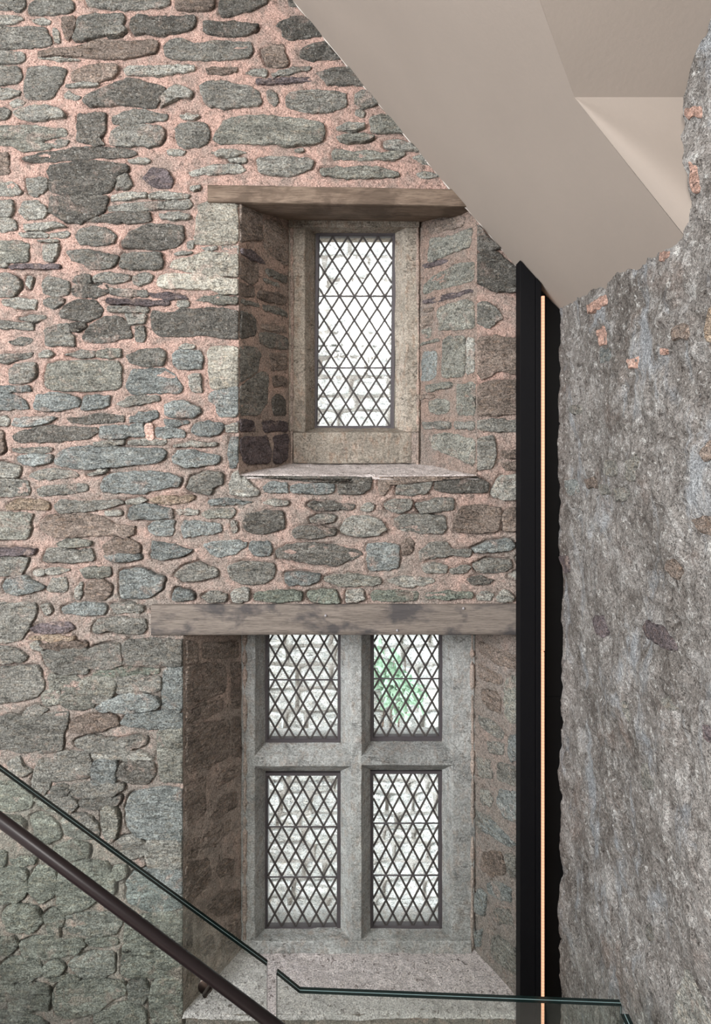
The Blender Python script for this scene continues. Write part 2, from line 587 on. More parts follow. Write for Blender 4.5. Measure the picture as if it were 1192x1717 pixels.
# ------------------------------------------------------------------ stones, traced course by course
# tile = (x0, y0, scale): outline points are measured in an enlarged tile of the wall survey
FRONT = [
((0, 0, 2.98), """
g 0,0 118,0 125,35 90,60 40,48 0,60
g 155,20 210,12 370,8 372,45 350,70 250,75 180,80 145,72
g 415,0 430,-10 850,-10 850,20 810,32 730,45 640,52 560,45 500,38 440,30
n 880,20 890,-4 1070,-4 1072,40 1050,55 960,58 885,50
l 0,90 60,80 110,85 118,105 60,128 0,132
l 165,105 215,98 258,105 245,122 180,120
g 0,150 110,140 225,140 255,190 262,220 235,235 120,242 0,243
l 262,145 285,150 302,190 295,215 275,215
n 308,95 375,85 385,110 370,165 345,208 325,180
g 395,90 440,75 620,70 625,105 600,135 540,150 500,180 420,195 375,205 360,190 385,140
g 525,160 560,140 620,138 628,155 590,178 540,185
d 655,100 690,82 760,90 860,88 980,88 980,120 950,150 890,170 800,175 720,170 670,172 650,140
n 190,265 260,245 360,245 460,215 520,205 620,210 700,205 785,205 788,245 770,270 700,285 620,300 520,298 420,290 330,285 240,288 195,290
l 190,292 270,290 400,298 400,306 280,306
g 825,230 850,205 915,195 960,225 1060,212 1180,212 1255,212 1258,255 1240,290 1150,300 1090,300 1000,302 900,300 830,285
l 0,255 60,262 125,265 120,300 85,320 0,318
g 0,340 90,335 108,370 105,405 70,422 0,432
g 145,345 190,335 260,340 335,350 320,390 300,430 270,480 240,498 140,495 120,440
n 365,360 420,340 500,325 590,325 590,360 570,390 520,405 470,415 400,410 360,402
l 330,425 400,417 490,420 500,432 440,440 340,440
l 620,350 650,335 760,340 900,328 975,330 970,355 900,368 830,380 700,382 630,375
n 1025,345 1060,335 1120,340 1190,338 1185,362 1120,372 1040,372
l 0,450 50,445 105,455 100,485 40,495 0,500
l 325,470 345,455 370,475 402,490 390,500 330,495
d 420,510 440,480 510,455 580,420 650,402 720,410 800,432 830,445 805,500 775,545 720,540 640,525 560,530 450,532
l 830,455 880,430 930,445 960,465 950,495 900,490 840,525 805,540 810,500
g 1000,430 1040,412 1130,410 1170,425 1250,430 1285,460 1308,510 1290,535 1200,535 1110,545 1050,540 1020,515 1010,470
l 50,510 85,500 125,515 110,535 65,535
l 65,560 100,545 180,530 260,530 330,570 325,590 250,600 170,608 100,600
g 0,545 45,548 50,575 30,600 0,605
d 395,570 440,578 470,562 525,568 530,610 525,650 500,690 530,720 470,728 430,710 385,715
g 565,590 640,555 700,548 838,575 830,605 760,610 680,622 600,625 570,620
g 560,670 600,632 700,625 820,635 820,690 800,722 740,740 700,725 620,735 550,720 545,690
l 900,575 950,570 1000,580 990,593 920,597
g 880,640 920,618 1030,615 1045,660 1040,715 1000,735 920,742 885,715
y 1065,700 1085,660 1120,610 1180,590 1300,580 1420,590 1530,600 1615,620 1620,690 1600,718 1500,725 1420,735 1370,715 1250,720 1100,722
y 0,640 90,635 200,635 330,645 340,675 280,690 200,712 260,730 250,750 110,755 60,730 0,715
g 200,714 280,695 350,705 330,725 290,738 240,725
n 0,770 40,768 45,870 0,870
d 105,790 200,765 330,745 480,735 640,745 690,770 640,785 500,795 380,800 260,812 160,815
l 640,800 740,790 755,805 730,820 650,818
l 830,755 870,750 930,755 905,778 840,775
d 250,830 320,818 480,805 560,815 640,830 640,860 580,880 575,920 560,950 540,970 420,975 300,970 250,955 250,900 235,860
d 255,980 420,982 545,978 525,1060 470,1085 400,1120 340,1115 290,1080 240,1060 250,1010
g 130,900 200,890 240,895 235,950 190,985 150,970
g 590,890 640,870 665,930 640,945 580,950
l 0,915 70,912 105,955 95,975 30,982 0,985
g 0,1000 75,1005 65,1075 40,1088 0,1090
l 115,1015 180,1005 235,1040 225,1090 130,1095 100,1070
l 0,1100 60,1092 85,1125 80,1155 30,1160 0,1160
l 115,1120 200,1118 300,1115 335,1135 250,1150 130,1155
p 715,890 760,840 840,860 870,905 850,940 800,945 760,925
l 560,980 640,965 740,965 730,990 640,1000 560,1010
l 745,980 800,965 900,968 950,975 940,995 850,998 760,1002
l 540,1030 620,1020 760,1010 960,1000 955,1045 850,1050 700,1055 540,1060
d 480,1088 560,1067 750,1060 760,1100 720,1115 640,1118 520,1112 430,1112
l 800,1075 850,1062 950,1070 948,1098 880,1100 805,1095
l 950,940 1000,925 1000,950 960,955
l 1055,770 1110,750 1200,752 1232,765 1180,783 1090,783
l 1140,797 1190,787 1230,790 1225,808 1160,812
l 945,860 1000,845 1080,825 1190,822 1230,850 1220,865 1100,868 1000,878 955,880
"""),
((350, 0, 2.98), """
d 55,10 80,-8 300,-8 295,15 240,40 180,60 110,80 65,85 50,55
n -10,-5 25,-5 28,35 10,55 -8,50
d -28,112 20,108 70,118 130,110 200,125 248,125 245,155 200,175 110,185 40,180 -25,165
n 265,255 310,228 370,225 380,260 395,325 340,335 290,325 270,290
d 330,125 385,95 460,82 520,100 570,180 480,190 400,200 365,175 360,140
d 385,0 440,-5 460,38 405,30
d 455,255 500,225 580,215 660,295 580,300 500,305 455,285
g 180,370 230,352 290,355 285,382 220,378
l 310,370 380,348 440,340 515,338 500,355 440,365 370,380 320,382
p 238,405 300,398 400,392 510,385 512,410 430,418 340,425 242,430
d 540,370 600,352 710,340 780,430 680,425 600,425 570,395
g 285,460 310,448 340,470 350,515 330,532 305,510
g 385,500 400,470 480,450 560,455 640,455 682,470 685,540 640,552 560,562 480,565 440,550 390,535
g 735,475 770,455 820,470 850,520 800,540 750,545 733,510
y 805,590 860,578 910,580 975,665 900,662 810,660
n 740,550 780,565 775,585 742,575
l 640,640 690,620 780,622 780,645 720,655 650,655
y 640,690 690,675 770,670 830,685 790,710 700,718 650,708
l 870,710 940,700 1010,720 1050,760 960,755 890,740
y 615,770 640,740 720,760 800,755 880,770 940,755 990,770 930,800 830,800 720,800 620,798
l 240,800 270,785 380,788 500,790 525,805 510,850 440,870 380,880 300,875 250,860
y 560,845 620,835 720,838 800,835 900,845 960,880 900,892 780,890 700,893 620,885 565,875
g 1040,875 1080,858 1160,885 1100,892 1045,888
g 1020,790 1060,780 1130,830 1060,815
l 430,750 470,740 475,752 445,760
"""),
((0, 350, 2.98), """
l 100,125 150,120 245,122 242,142 110,145
l 255,120 345,112 352,140 300,148 250,145
g 385,145 400,105 460,95 540,100 578,130 575,175 500,182 400,178
d 615,160 660,110 730,85 830,75 910,85 918,160 880,195 780,205 690,195 620,195
y 0,175 80,160 140,175 140,265 60,268 0,270
l 185,158 300,155 300,170 200,168
l 220,180 300,175 295,215 270,265 225,265
g 335,210 430,205 520,225 590,235 580,270 540,300 440,300 420,275 360,265
g 608,225 700,222 812,222 812,300 720,305 605,300
l 0,275 38,270 40,298 0,305
p 50,285 130,275 230,278 300,280 300,300 180,298 60,305
l 870,222 960,215 965,228 880,235
l 935,170 970,165 970,195 940,200
y 1005,195 1085,190 1085,206 1020,206
p 1110,185 1192,190 1192,222 1150,213 1115,205
q 845,290 870,260 960,240 1020,215 1192,228 1192,340 1080,335 950,315 880,300
q 790,370 810,330 900,325 1020,330 1110,345 1192,350 1192,425 1120,430 1050,405 940,400 850,400 795,395
y 975,455 1040,435 1192,438 1192,475 1100,478 1010,462
d 755,540 765,505 830,520 880,520 905,490 960,505 1090,495 1192,510 1192,655 1080,645 1010,630 920,635 820,640 765,615
g 0,335 60,325 105,365 105,400 60,440 0,435
l 140,340 165,345 150,405 135,380
g 215,370 240,335 330,360 355,375 340,430 290,440 220,430
l 15,455 100,448 185,460 180,498 90,500 20,480
g 225,457 270,443 325,455 310,490 260,500 220,480
g 370,370 380,335 450,330 455,370 400,378
g 462,335 540,320 590,330 655,330 650,360 580,372 470,370
l 672,345 720,318 765,335 755,365 700,385 675,380
d 365,385 450,378 540,380 545,420 480,445 400,440 365,430
g 550,395 620,405 735,410 735,440 640,440 560,435
p 740,425 830,420 920,430 940,455 850,455 760,445
p 540,450 640,455 850,460 850,485 700,485 550,480
g 545,490 640,490 740,495 735,520 640,522 545,515
l 885,460 940,462 942,490 890,490
d 305,520 340,480 400,455 480,460 515,500 500,545 440,565 370,555 310,545
d 350,575 430,570 440,590 390,615 350,605
d 410,640 450,590 530,540 600,540 640,570 660,650 590,655 500,670 430,665
l 625,530 730,530 725,575 655,580 640,555
g 680,590 725,585 728,665 680,668
l 100,550 150,535 225,530 235,550 190,568 110,562
g 0,557 60,567 165,572 170,610 90,605 0,587
g 230,605 280,580 345,575 350,620 375,650 375,690 300,685 235,685
g 45,665 110,645 165,650 150,675 80,685
l 200,720 250,708 270,725 245,745 200,740
g 325,730 400,712 475,708 475,745 400,750
y 485,715 550,698 605,700 608,745 540,745 485,742
g 635,735 700,705 820,698 835,735 820,785 740,788 660,775
l 895,690 930,675 980,685 975,698 900,702
b 868,725 900,707 1000,710 1015,760 1010,798 920,805 868,780
q 1040,720 1060,688 1192,692 1192,880 1120,895 1055,900 1045,820
b 1048,930 1060,915 1120,900 1192,888 1192,1035 1090,1035 1075,970 1048,960
g 0,730 80,725 165,718 160,740 100,752 40,770 0,765
g 45,800 100,775 175,765 182,840 130,872 50,870
y 235,810 245,775 330,765 450,758 590,762 605,790 600,900 520,908 400,912 240,905 230,870
b 640,850 665,805 740,798 820,800 880,835 912,890 895,920 780,922 660,928 635,900
l 945,835 1000,825 1008,880 1010,915 960,910 950,870
b 0,892 60,885 150,882 155,912 60,918 0,920
b 0,930 60,925 130,955 145,998 60,1002 0,1005
b 178,1000 185,935 260,920 360,930 405,955 395,990 300,1010 230,1012
b 410,1000 430,935 548,935 545,980 500,1000 430,1005
g 580,975 650,940 720,930 800,935 795,965 700,980 620,990
b 820,1030 830,975 900,958 990,990 1010,1015 960,1045 880,1045
l 0,1035 45,1038 45,1085 0,1090
b 65,1070 80,1045 200,1040 295,1042 250,1065 190,1082 80,1095
d 335,1045 400,1040 500,1025 620,1035 620,1068 520,1072 430,1075 350,1065
b 648,1045 700,1020 790,1010 795,1045 720,1068 650,1070
d 65,1135 130,1102 240,1085 370,1090 495,1095 495,1120 440,1150 330,1160 200,1170 90,1165
b 505,1090 590,1085 645,1085 645,1140 580,1150 508,1150
b 650,1080 725,1075 722,1140 655,1135
k 730,1075 770,1080 775,1140 745,1155 730,1130
b 780,1095 860,1090 930,1110 920,1140 850,1145 780,1140
b 965,1080 1000,1062 1110,1070 1118,1100 1080,1130 1000,1135 962,1120
b 1122,1085 1192,1065 1192,1115 1130,1115
l 470,1165 560,1155 620,1155 620,1180 540,1190 475,1185
l 640,1160 740,1150 825,1155 825,1180 720,1180 640,1180
b 820,1052 940,1058 950,1072 880,1088 830,1080
"""),
((0, 700, 2.98), """
n 0,60 20,65 22,180 0,180
l 65,155 150,150 265,150 265,172 160,178 70,175
b 85,200 150,182 265,182 260,225 180,240 100,230
b 275,215 290,180 340,150 450,142 600,150 820,152 830,180 820,215 740,232 640,240 560,245 430,262 340,245 275,235
l 860,135 960,120 1090,128 1080,142 960,145 870,148
b 865,190 890,170 960,165 1050,180 1105,200 1090,230 1000,240 940,252 880,230
b 1140,150 1150,105 1204,98 1204,180 1185,248 1150,250
l 0,230 60,228 105,245 98,300 0,298
l 145,290 170,265 260,258 380,268 390,295 300,305 200,310
l 440,285 500,258 540,262 520,280 460,292
b 505,340 525,295 600,275 720,270 850,275 900,305 895,345 800,360 690,380 600,375 510,372
g 935,350 960,300 1040,268 1110,280 1115,330 1060,350 1060,382 980,375
l 0,310 70,305 145,325 145,390 60,395 0,385
g 190,355 230,340 340,335 440,335 440,370 340,380 200,395
t 40,440 80,408 245,415 245,460 150,458 40,462
g 270,430 320,410 450,420 600,408 620,430 560,445 510,460 420,470 340,478 290,478 275,455
n 520,465 610,470 608,490 530,490
d 630,415 700,402 740,410 700,428 640,432
t 750,410 800,390 880,395 970,388 978,405 930,425 860,435 770,428
b 1040,430 1050,410 1120,405 1192,412 1260,422 1230,432 1120,435 1060,442
y 0,480 100,475 165,478 155,540 140,605 60,608 0,605
n 205,530 240,490 340,482 420,478 520,500 560,530 680,545 670,580 640,595 500,590 380,595 260,595 215,570
b 640,490 655,445 740,430 860,455 865,500 790,506 720,505 660,510
p 880,465 940,458 992,462 990,485 900,485
y 1005,480 1050,460 1160,460 1180,480 1160,500 1030,500
b 910,545 925,515 1000,520 1100,530 1105,575 1000,585 920,600
b 740,545 780,515 875,512 860,590 780,590 755,570
l 1155,520 1180,515 1187,560 1170,575
y 285,625 360,605 462,618 455,640 360,646 290,646
g 225,690 240,655 300,650 380,665 462,648 470,715 380,722 230,722
n 515,640 560,605 640,605 700,635 700,678 640,678 520,678
b 520,688 600,682 700,685 705,705 650,720 560,722
b 760,670 765,615 850,632 960,660 930,685 830,710 760,695
b 1018,640 1060,620 1192,615 1232,625 1225,650 1180,675 1090,698 1050,675
p 0,660 80,650 185,655 170,680 90,690 0,690
l 0,705 80,698 135,700 130,740 100,790 30,790 0,785
y 170,765 225,762 225,785 175,788
n 230,755 330,752 345,765 300,780 235,782
y 400,760 470,745 552,750 555,785 500,800 420,800
b 600,765 640,760 700,755 760,780 820,800 810,850 750,895 660,905 605,895
g 875,790 920,740 1000,728 1090,760 1090,790 1000,810 930,820
b 20,840 50,795 120,787 180,815 235,850 180,865 90,885 30,870
l 240,850 265,805 330,800 335,870 250,870
b 370,890 400,820 415,830 405,905 380,905
n 425,850 450,815 520,808 555,840 550,890 500,915 440,900
b 865,910 880,850 975,880 970,905 910,912
g 1010,890 1060,868 1135,880 1130,915 1040,920
g 0,930 70,930 180,930 175,990 140,1060 100,1110 40,1120 0,1130
b 315,945 400,925 500,930 540,945 520,985 400,990 320,975
g 550,935 640,925 715,935 715,970 640,978 580,975
p 150,1055 200,1030 340,1018 375,1050 330,1072 200,1075
b 210,940 245,932 262,965 240,985 220,970
g 470,1060 490,1005 600,1000 728,1008 732,1060 700,1082 600,1075 540,1060 480,1080
t 150,1100 250,1090 370,1095 365,1113 250,1112 160,1110
"""),
((380, 760, 2.292), """
l 10,120 30,75 80,65 130,72 130,150 110,165 20,158
b 140,130 160,112 235,115 238,150 145,150
b 245,120 330,115 410,118 412,145 395,155 250,155
d 430,105 480,93 560,92 555,130 515,155 430,155
n 585,97 605,90 612,130 600,165 583,145
g 655,120 690,95 790,92 790,120 760,155 700,160 650,160
d 800,108 850,97 960,92 1005,110 1000,148 930,152 880,155 800,140
l 1018,140 1050,90 1125,80 1140,170 1080,182 1025,165
l 140,185 190,178 240,185 235,200 150,198
d 310,200 330,185 400,185 490,200 485,215 400,218 335,215
d 518,205 540,190 565,195 565,220 520,222
l 610,195 640,178 710,180 705,215 660,228 612,215
g 725,195 800,175 870,172 870,215 820,225 740,228
d 65,265 80,235 150,220 215,228 225,285 170,305 110,308 75,300
l 320,250 350,238 420,240 415,262 350,268 325,262
d 250,310 265,280 350,280 420,292 415,315 340,325 260,325
l 435,290 460,250 520,240 590,255 615,290 580,315 500,318 440,305
g 645,250 690,234 840,240 845,290 830,308 740,305 650,290
n 865,300 880,245 905,205 980,198 1050,208 1055,250 1040,298 980,305
n 1062,250 1070,215 1145,205 1145,298 1065,298
b 85,370 95,340 160,340 172,365 165,390 110,395
d 188,375 230,350 300,345 420,355 500,370 525,385 490,405 420,432 340,425 250,410 195,400
b 540,350 600,345 660,350 660,440 610,448 545,448
n 670,335 700,325 718,345 710,380 680,388
g 740,380 780,345 840,342 860,370 940,372 930,400 860,390 790,405 745,415
b 942,365 1000,340 1080,330 1105,350 1095,370 1020,380 950,380
l 745,430 780,420 850,432 845,458 760,458
g 858,445 920,430 940,435 920,455 870,462
g 945,425 1000,410 1090,408 1095,435 1070,455 980,460 950,445
g 5,430 60,420 150,420 185,430 180,480 140,500 60,500 10,475
b 220,460 290,458 360,465 358,490 310,505 235,505
y 375,475 450,462 590,475 595,500 540,508 440,510 385,490
l 615,485 680,472 790,478 800,490 760,510 660,512
d 920,485 970,475 1028,485 1000,500 940,500
l 20,530 50,518 88,518 85,560 50,575 22,570
v 110,535 160,527 290,528 290,565 200,570 112,565
v 315,530 380,527 420,530 437,572 380,575 320,565
l 460,530 520,522 535,560 490,570 462,572
v 558,530 640,525 735,530 732,565 640,568 558,565
v 765,535 850,530 945,535 940,555 850,560 768,558
l 960,545 1000,530 1022,540 1020,562 965,562
l 1035,555 1068,520 1105,550 1100,568 1040,570
g 1115,400 1140,395 1140,425 1118,420
g 1080,470 1140,450 1140,485 1090,485
b 20,262 38,265 38,300 25,305
l 5,215 30,212 35,238 8,240
"""),
((0, 1050, 3.725), """
g 205,110 240,105 262,130 250,145 215,130
n 265,115 330,100 460,98 530,105 535,130 430,142 300,135
g 272,155 350,145 545,148 550,230 545,290 450,285 350,285 310,235
g 555,150 640,125 740,110 750,170 755,235 640,255 560,250
g 755,200 775,110 800,90 960,85 1150,90 1145,240 960,245 870,235 780,235
v 600,285 700,262 860,262 985,265 985,300 860,305 720,315 600,310
y 320,300 440,295 480,320 500,340 470,380 400,390 320,380
y 515,330 600,322 715,325 715,385 705,430 600,415 520,400
g 722,325 800,318 990,310 1000,395 900,405 735,410
b 1025,280 1060,252 1142,255 1142,400 1142,490 1110,535 1020,530
g 0,150 60,130 160,185 150,215 50,225 0,220
g 0,290 60,270 220,250 250,310 265,400 200,440 60,462 0,465
y 265,425 320,400 365,395 370,470 310,490 275,470
y 392,430 440,405 560,425 590,450 575,505 470,512 400,490
g 595,437 690,434 690,445 610,475 592,470
b 605,510 650,470 760,440 870,425 960,440 990,490 980,515 880,525 760,530 640,530
b 765,605 800,550 900,550 1020,545 1142,545 1142,600 1142,630 990,630 860,625
g 0,610 60,560 150,580 250,560 420,535 410,620 380,680 380,770 280,780 140,770 60,760 0,760
g 150,540 210,505 290,520 240,555 165,565
n 455,610 490,570 560,550 720,555 735,610 640,640 540,655 465,652
g 480,720 560,690 650,700 700,720 800,690 905,690 910,730 800,770 700,780 560,780 490,745
y 990,700 1000,645 1142,640 1142,900 1142,965 1010,955 1000,820
g 580,800 640,790 650,815 600,825
l 665,795 760,785 880,790 960,825 800,830 670,825
b 590,870 620,840 715,840 718,970 640,975 585,960
d 740,910 770,860 860,850 960,860 965,920 920,970 800,965 745,945
g 290,830 360,800 540,790 560,830 555,940 440,945 330,960 320,900
l 60,850 130,815 145,870 200,900 140,920 80,910
l 215,960 240,870 260,830 320,910 310,990 270,1060 225,1040
g 430,1040 450,990 560,980 770,980 770,1010 700,1050 580,1060 440,1055
g 340,1000 410,990 430,1020 400,1050 330,1030
b 800,1130 830,1050 900,1030 1000,1010 1142,1030 1142,1325 950,1310 850,1300 805,1240
g 215,1080 290,1065 440,1067 480,1110 450,1150 400,1170 290,1140
y 640,1150 670,1125 720,1140 735,1200 730,1304 690,1340 650,1280
g 500,1090 600,1075 750,1062 740,1110 620,1130 520,1125
y 0,960 80,980 200,1060 180,1130 90,1150 0,1110
g 400,1210 440,1180 560,1200 610,1260 600,1310 500,1320 420,1290
y 0,1165 100,1190 150,1230 140,1260 60,1250 0,1210
y 200,1190 280,1180 360,1250 370,1300 250,1290 215,1240
"""),
((0, 1360, 2.483), """
y 155,60 190,45 245,60 248,105 200,125 150,95
y 230,150 290,130 365,145 360,190 290,192 230,180
l 612,170 625,118 762,118 762,222 680,225 620,220
l 480,130 560,110 600,140 590,185 540,190 490,160
b 535,290 560,265 640,245 762,245 762,390 680,410 620,415 540,370
y 0,245 60,235 110,260 108,330 70,375 0,380
y 130,290 150,240 210,230 232,260 225,345 170,375 128,340
y 245,300 260,250 330,215 440,225 475,270 470,340 420,350 350,400 280,425 245,380
y 480,240 520,235 525,265 490,280
y 20,415 60,400 150,410 175,460 130,495 40,490
y 185,440 220,412 262,425 260,475 200,470
g 275,440 340,428 500,430 500,465 480,500 430,515 300,505 270,470
y 200,490 245,485 250,520 215,525
y 90,550 150,527 250,530 340,535 355,555 310,590 200,600 100,600
y 360,530 480,525 490,550 400,555
y 530,450 640,430 762,420 762,530 640,535 525,540
y 520,550 640,543 762,540 762,685 640,685 515,682
y 0,540 50,520 70,560 40,590 0,580
y 10,640 60,620 160,630 175,670 120,700 60,695 10,680
y 185,650 230,625 265,640 260,670 195,680
l 290,640 330,610 400,595 470,600 470,660 430,685 340,682
y 55,740 120,720 205,740 200,820 110,825 40,820
y 225,760 250,720 400,707 510,715 520,760 450,790 400,830 300,850 240,840
y 630,780 640,720 680,700 762,700 762,780 762,880 640,880
g 540,720 600,710 620,750 590,800 545,770
y 400,840 520,805 600,830 610,900 480,900 400,880
y 200,690 330,690 320,703 210,705
y 0,700 40,700 60,740 30,780 0,790
y 45,200 150,195 140,215 60,220
y 0,165 20,165 20,225 0,225
y 0,840 150,850 200,900 0,900
"""),
((600, 300, 3.303), """
d 662,250 720,330 790,385 740,400 662,395
d 662,410 770,405 860,490 925,540 925,630 760,620 662,575
g 662,690 700,682 760,710 800,770 720,830 662,800
n 662,885 760,870 925,900 925,1090 780,1060 690,1110 662,1080
n 662,1140 720,1120 925,1110 925,1290 780,1310 662,1310
g 662,1340 720,1330 925,1340 925,1395 760,1400 662,1390
g 662,1440 720,1420 760,1440 765,1530 740,1600 662,1612
n 790,1510 925,1500 925,1550 800,1545
n 790,1575 925,1560 925,1620 820,1610
"""),
((0, 0, 1), """
q 325,410 334,345 345,340 399,340 399,408 352,410
"""),
]

REV_UL = ((300, 300, 3.303), """
r 335,135 380,150 460,190 455,350 400,340 335,355
r 470,230 520,220 580,270 600,300 600,490 530,440 470,390
p 335,380 400,395 470,450 480,475 400,450 335,410
r 335,430 440,470 440,560 400,590 335,540
l 480,490 600,540 600,580 540,560 475,525
l 460,545 550,580 560,600 470,575
r 335,570 420,600 420,660 335,650
r 440,620 560,630 595,660 590,700 470,680 430,660
l 345,665 440,690 450,715 380,700 345,690
l 460,695 540,705 600,745 600,770 520,745 460,725
d 335,730 400,745 430,790 425,870 335,890
r 450,800 600,820 600,860 520,845 450,830
g 440,850 520,850 600,880 600,950 500,935 440,900
g 335,920 430,930 450,960 440,1060 380,1105 335,1130
r 500,960 600,960 600,1060 510,1060
g 335,1140 400,1105 450,1065 495,1080 490,1240 440,1310 335,1310
r 520,1090 595,1100 595,1150 525,1150
d 515,1210 550,1190 590,1220 590,1310 520,1310
p 335,1330 410,1340 420,1400 335,1400
p 460,1340 600,1340 600,1400 470,1400
p 335,1430 490,1420 510,1520 500,1580 370,1580 335,1500
p 525,1420 600,1410 605,1540 560,1580 525,1580
""")
REV_UR = ((600, 300, 3.303), """
n 370,250 560,200 600,220 590,260 400,310
y 400,330 500,320 640,270 630,370 560,400 390,470
p 350,480 480,440 500,460 380,500
y 365,590 430,530 560,465 645,460 645,560 560,590 360,640
p 355,680 480,640 640,610 640,630 500,670 370,695
y 440,730 470,700 600,665 645,690 645,830 540,840 450,840
n 360,720 420,710 420,730 370,740
n 350,770 410,745 420,800 350,830
y 345,840 410,825 410,880 360,890
y 345,910 450,880 460,900 350,925
b 355,1000 370,955 440,955 435,1090 400,1115 352,1120
y 470,890 500,870 595,865 595,1090 540,1100 465,1105
l 602,880 650,880 645,1080 602,1085
y 370,1140 525,1120 525,1155 380,1185
n 340,1200 420,1190 425,1210 340,1225
y 390,1230 470,1215 510,1240 510,1290 450,1310 400,1290
y 545,1140 650,1120 650,1310 550,1310
g 355,1345 515,1340 515,1385 360,1385
g 535,1345 650,1340 650,1390 535,1385
y 390,1415 500,1405 650,1440 650,1600 540,1540 420,1500
""")
REV_LL = ((240, 1000, 2.98), """
r 210,215 270,230 270,330 210,340
r 210,350 330,330 410,340 415,470 330,510 210,570
r 210,580 285,545 285,610 210,640
r 300,530 400,515 400,560 290,620
r 210,660 290,630 430,620 430,800 330,850 215,880
r 210,930 310,905 310,1080 230,1150 210,1150
r 355,1070 400,1000 470,970 470,1050 370,1110
r 400,870 475,845 478,890 360,960
r 290,230 470,225 480,300 420,310 300,310
r 440,330 485,330 485,560 440,560
r 445,600 485,600 485,800 445,800
""")
REV_LL2 = ((0, 1360, 2.483), """
r 840,110 880,70 960,30 955,80 900,140 840,160
r 770,215 870,195 880,290 800,380 770,390
r 900,240 940,195 975,200 960,260 910,275
r 860,400 910,340 1000,330 1000,420 900,440
r 830,560 880,510 900,560 850,610
r 770,130 830,100 820,190 770,205
r 770,440 800,430 800,570 770,570
r 930,500 990,450 1000,560 940,600
r 785,640 830,620 860,640 800,690 780,740
r 820,430 850,420 850,480 820,500
r 880,20 930,0 940,20 890,50
""")
REV_LR = ((560, 1000, 3.506), """
n 850,260 1085,350 1085,440 960,400 860,330
n 845,390 900,430 980,460 990,520 900,500 850,470
y 1005,490 1040,465 1085,470 1085,745 1040,750 1005,690
n 870,540 940,550 980,600 980,690 910,660 865,600
g 850,700 920,720 1000,790 990,840 920,810 850,750
g 900,850 1000,860 1000,930 910,920
b 1030,810 1085,810 1085,960 1040,970 1020,900
g 840,940 920,960 930,1080 850,1060
g 960,970 1050,990 1085,1010 1085,1120 960,1080
l 860,1130 900,1140 940,1200 920,1240 860,1210
g 830,1260 920,1290 930,1380 840,1390
b 970,1130 1085,1150 1085,1330 1000,1300 960,1210
""")
REV_LR2 = ((300, 1350, 1.987), """
b 990,30 1030,40 1125,130 1100,140 1000,80
n 1010,160 1070,150 1090,230 1040,240 1005,210
b 1025,260 1060,250 1110,280 1110,325 1060,310 1030,290
b 970,290 1000,275 1025,300 1020,370 980,350
b 985,420 1010,410 1005,475 985,470
g 1040,440 1060,430 1125,480 1125,570 1080,540 1040,500
g 1045,345 1100,345 1120,400 1060,395
g 1085,160 1125,170 1125,240 1100,240
""")
SIDE = [
((860, 430, 3.59), """
g 345,900 400,890 410,940 370,955 345,940
g 550,1220 630,1230 640,1300 600,1335 560,1310
g 605,1400 660,1390 690,1430 680,1475 620,1470
g 690,1230 740,1180 760,1250 740,1350 690,1350
n 415,1340 480,1330 490,1390 430,1400
b 310,1350 370,1345 390,1420 340,1440
b 510,560 570,550 575,630 520,650
g 510,1380 580,1370 590,1430 530,1440
t 1140,430 1160,340 1190,280 1195,520 1160,520
n 945,440 1000,405 1060,420 1060,500 960,500
n 1110,1190 1150,1110 1195,1100 1195,1220 1150,1240
"""),
((860, 850, 3.59), """
p 475,690 490,655 540,655 555,720 540,790 500,770
n 915,380 930,335 985,310 1020,380 1005,440 960,430
p 760,720 800,680 900,720 980,800 1000,870 940,860 860,830 800,790
n 1050,80 1130,50 1190,70 1195,190 1100,150
p 280,300 335,290 345,390 300,400
p 1140,1300 1190,1310 1195,1430 1160,1400
g 670,1160 690,1180 710,1290 690,1290
g 900,1150 960,1140 995,1200 980,1230 930,1210
"""),
((860, 1280, 3.59), """
l 1040,1225 1100,1360 1170,1500 1195,1600 975,1600 1000,1370
g 765,0 800,-10 850,130 830,160 770,150
g 790,980 820,960 860,1060 800,1060
"""),
]
SIDE_PINK = [((860, 430, 3.59), """
m 445,300 500,260 555,235 565,280 500,340 450,340
m 500,450 545,410 550,530 510,540
m 680,620 765,605 760,670 700,675
m 875,550 910,550 905,590 880,590
m 850,-20 935,-40 930,15 860,40
"""), ((850, 0, 3.066), """
m 915,560 1000,535 1010,600 930,610
m 945,830 975,850 990,980 960,1000
""")]


def parse(tile):
    (x0, y0, s), txt = tile
    out = []
    for ln in txt.strip().splitlines():
        f = ln.split()
        pts = [tuple(map(float, p.split(','))) for p in f[1:]]
        out.append((f[0], [(x0 + x / s, y0 + y / s) for x, y in pts]))
    return out


class Plane:
    def __init__(s, O, U, V, N):
        s.O, s.U, s.V, s.N = [np.array(a, float) for a in (O, U, V, N)]
        for a in (s.U, s.V, s.N):
            a /= np.linalg.norm(a)
        s.C = np.array((0, 0, E))

    def uv(s, pts):
        r = []
        for px, py in pts:
            d = np.array(((px - VX) / F, 1.0, (VY - py) / F))
            t = (s.O - s.C).dot(s.N) / d.dot(s.N)
            q = s.C + d * t - s.O
            r.append((q.dot(s.U), q.dot(s.V)))
        return np.array(r)

    def to3(s, u, v, h):
        u, v, h = [np.asarray(a, float)[..., None] for a in (u, v, h)]
        return s.O + u * s.U + v * s.V + h * s.N


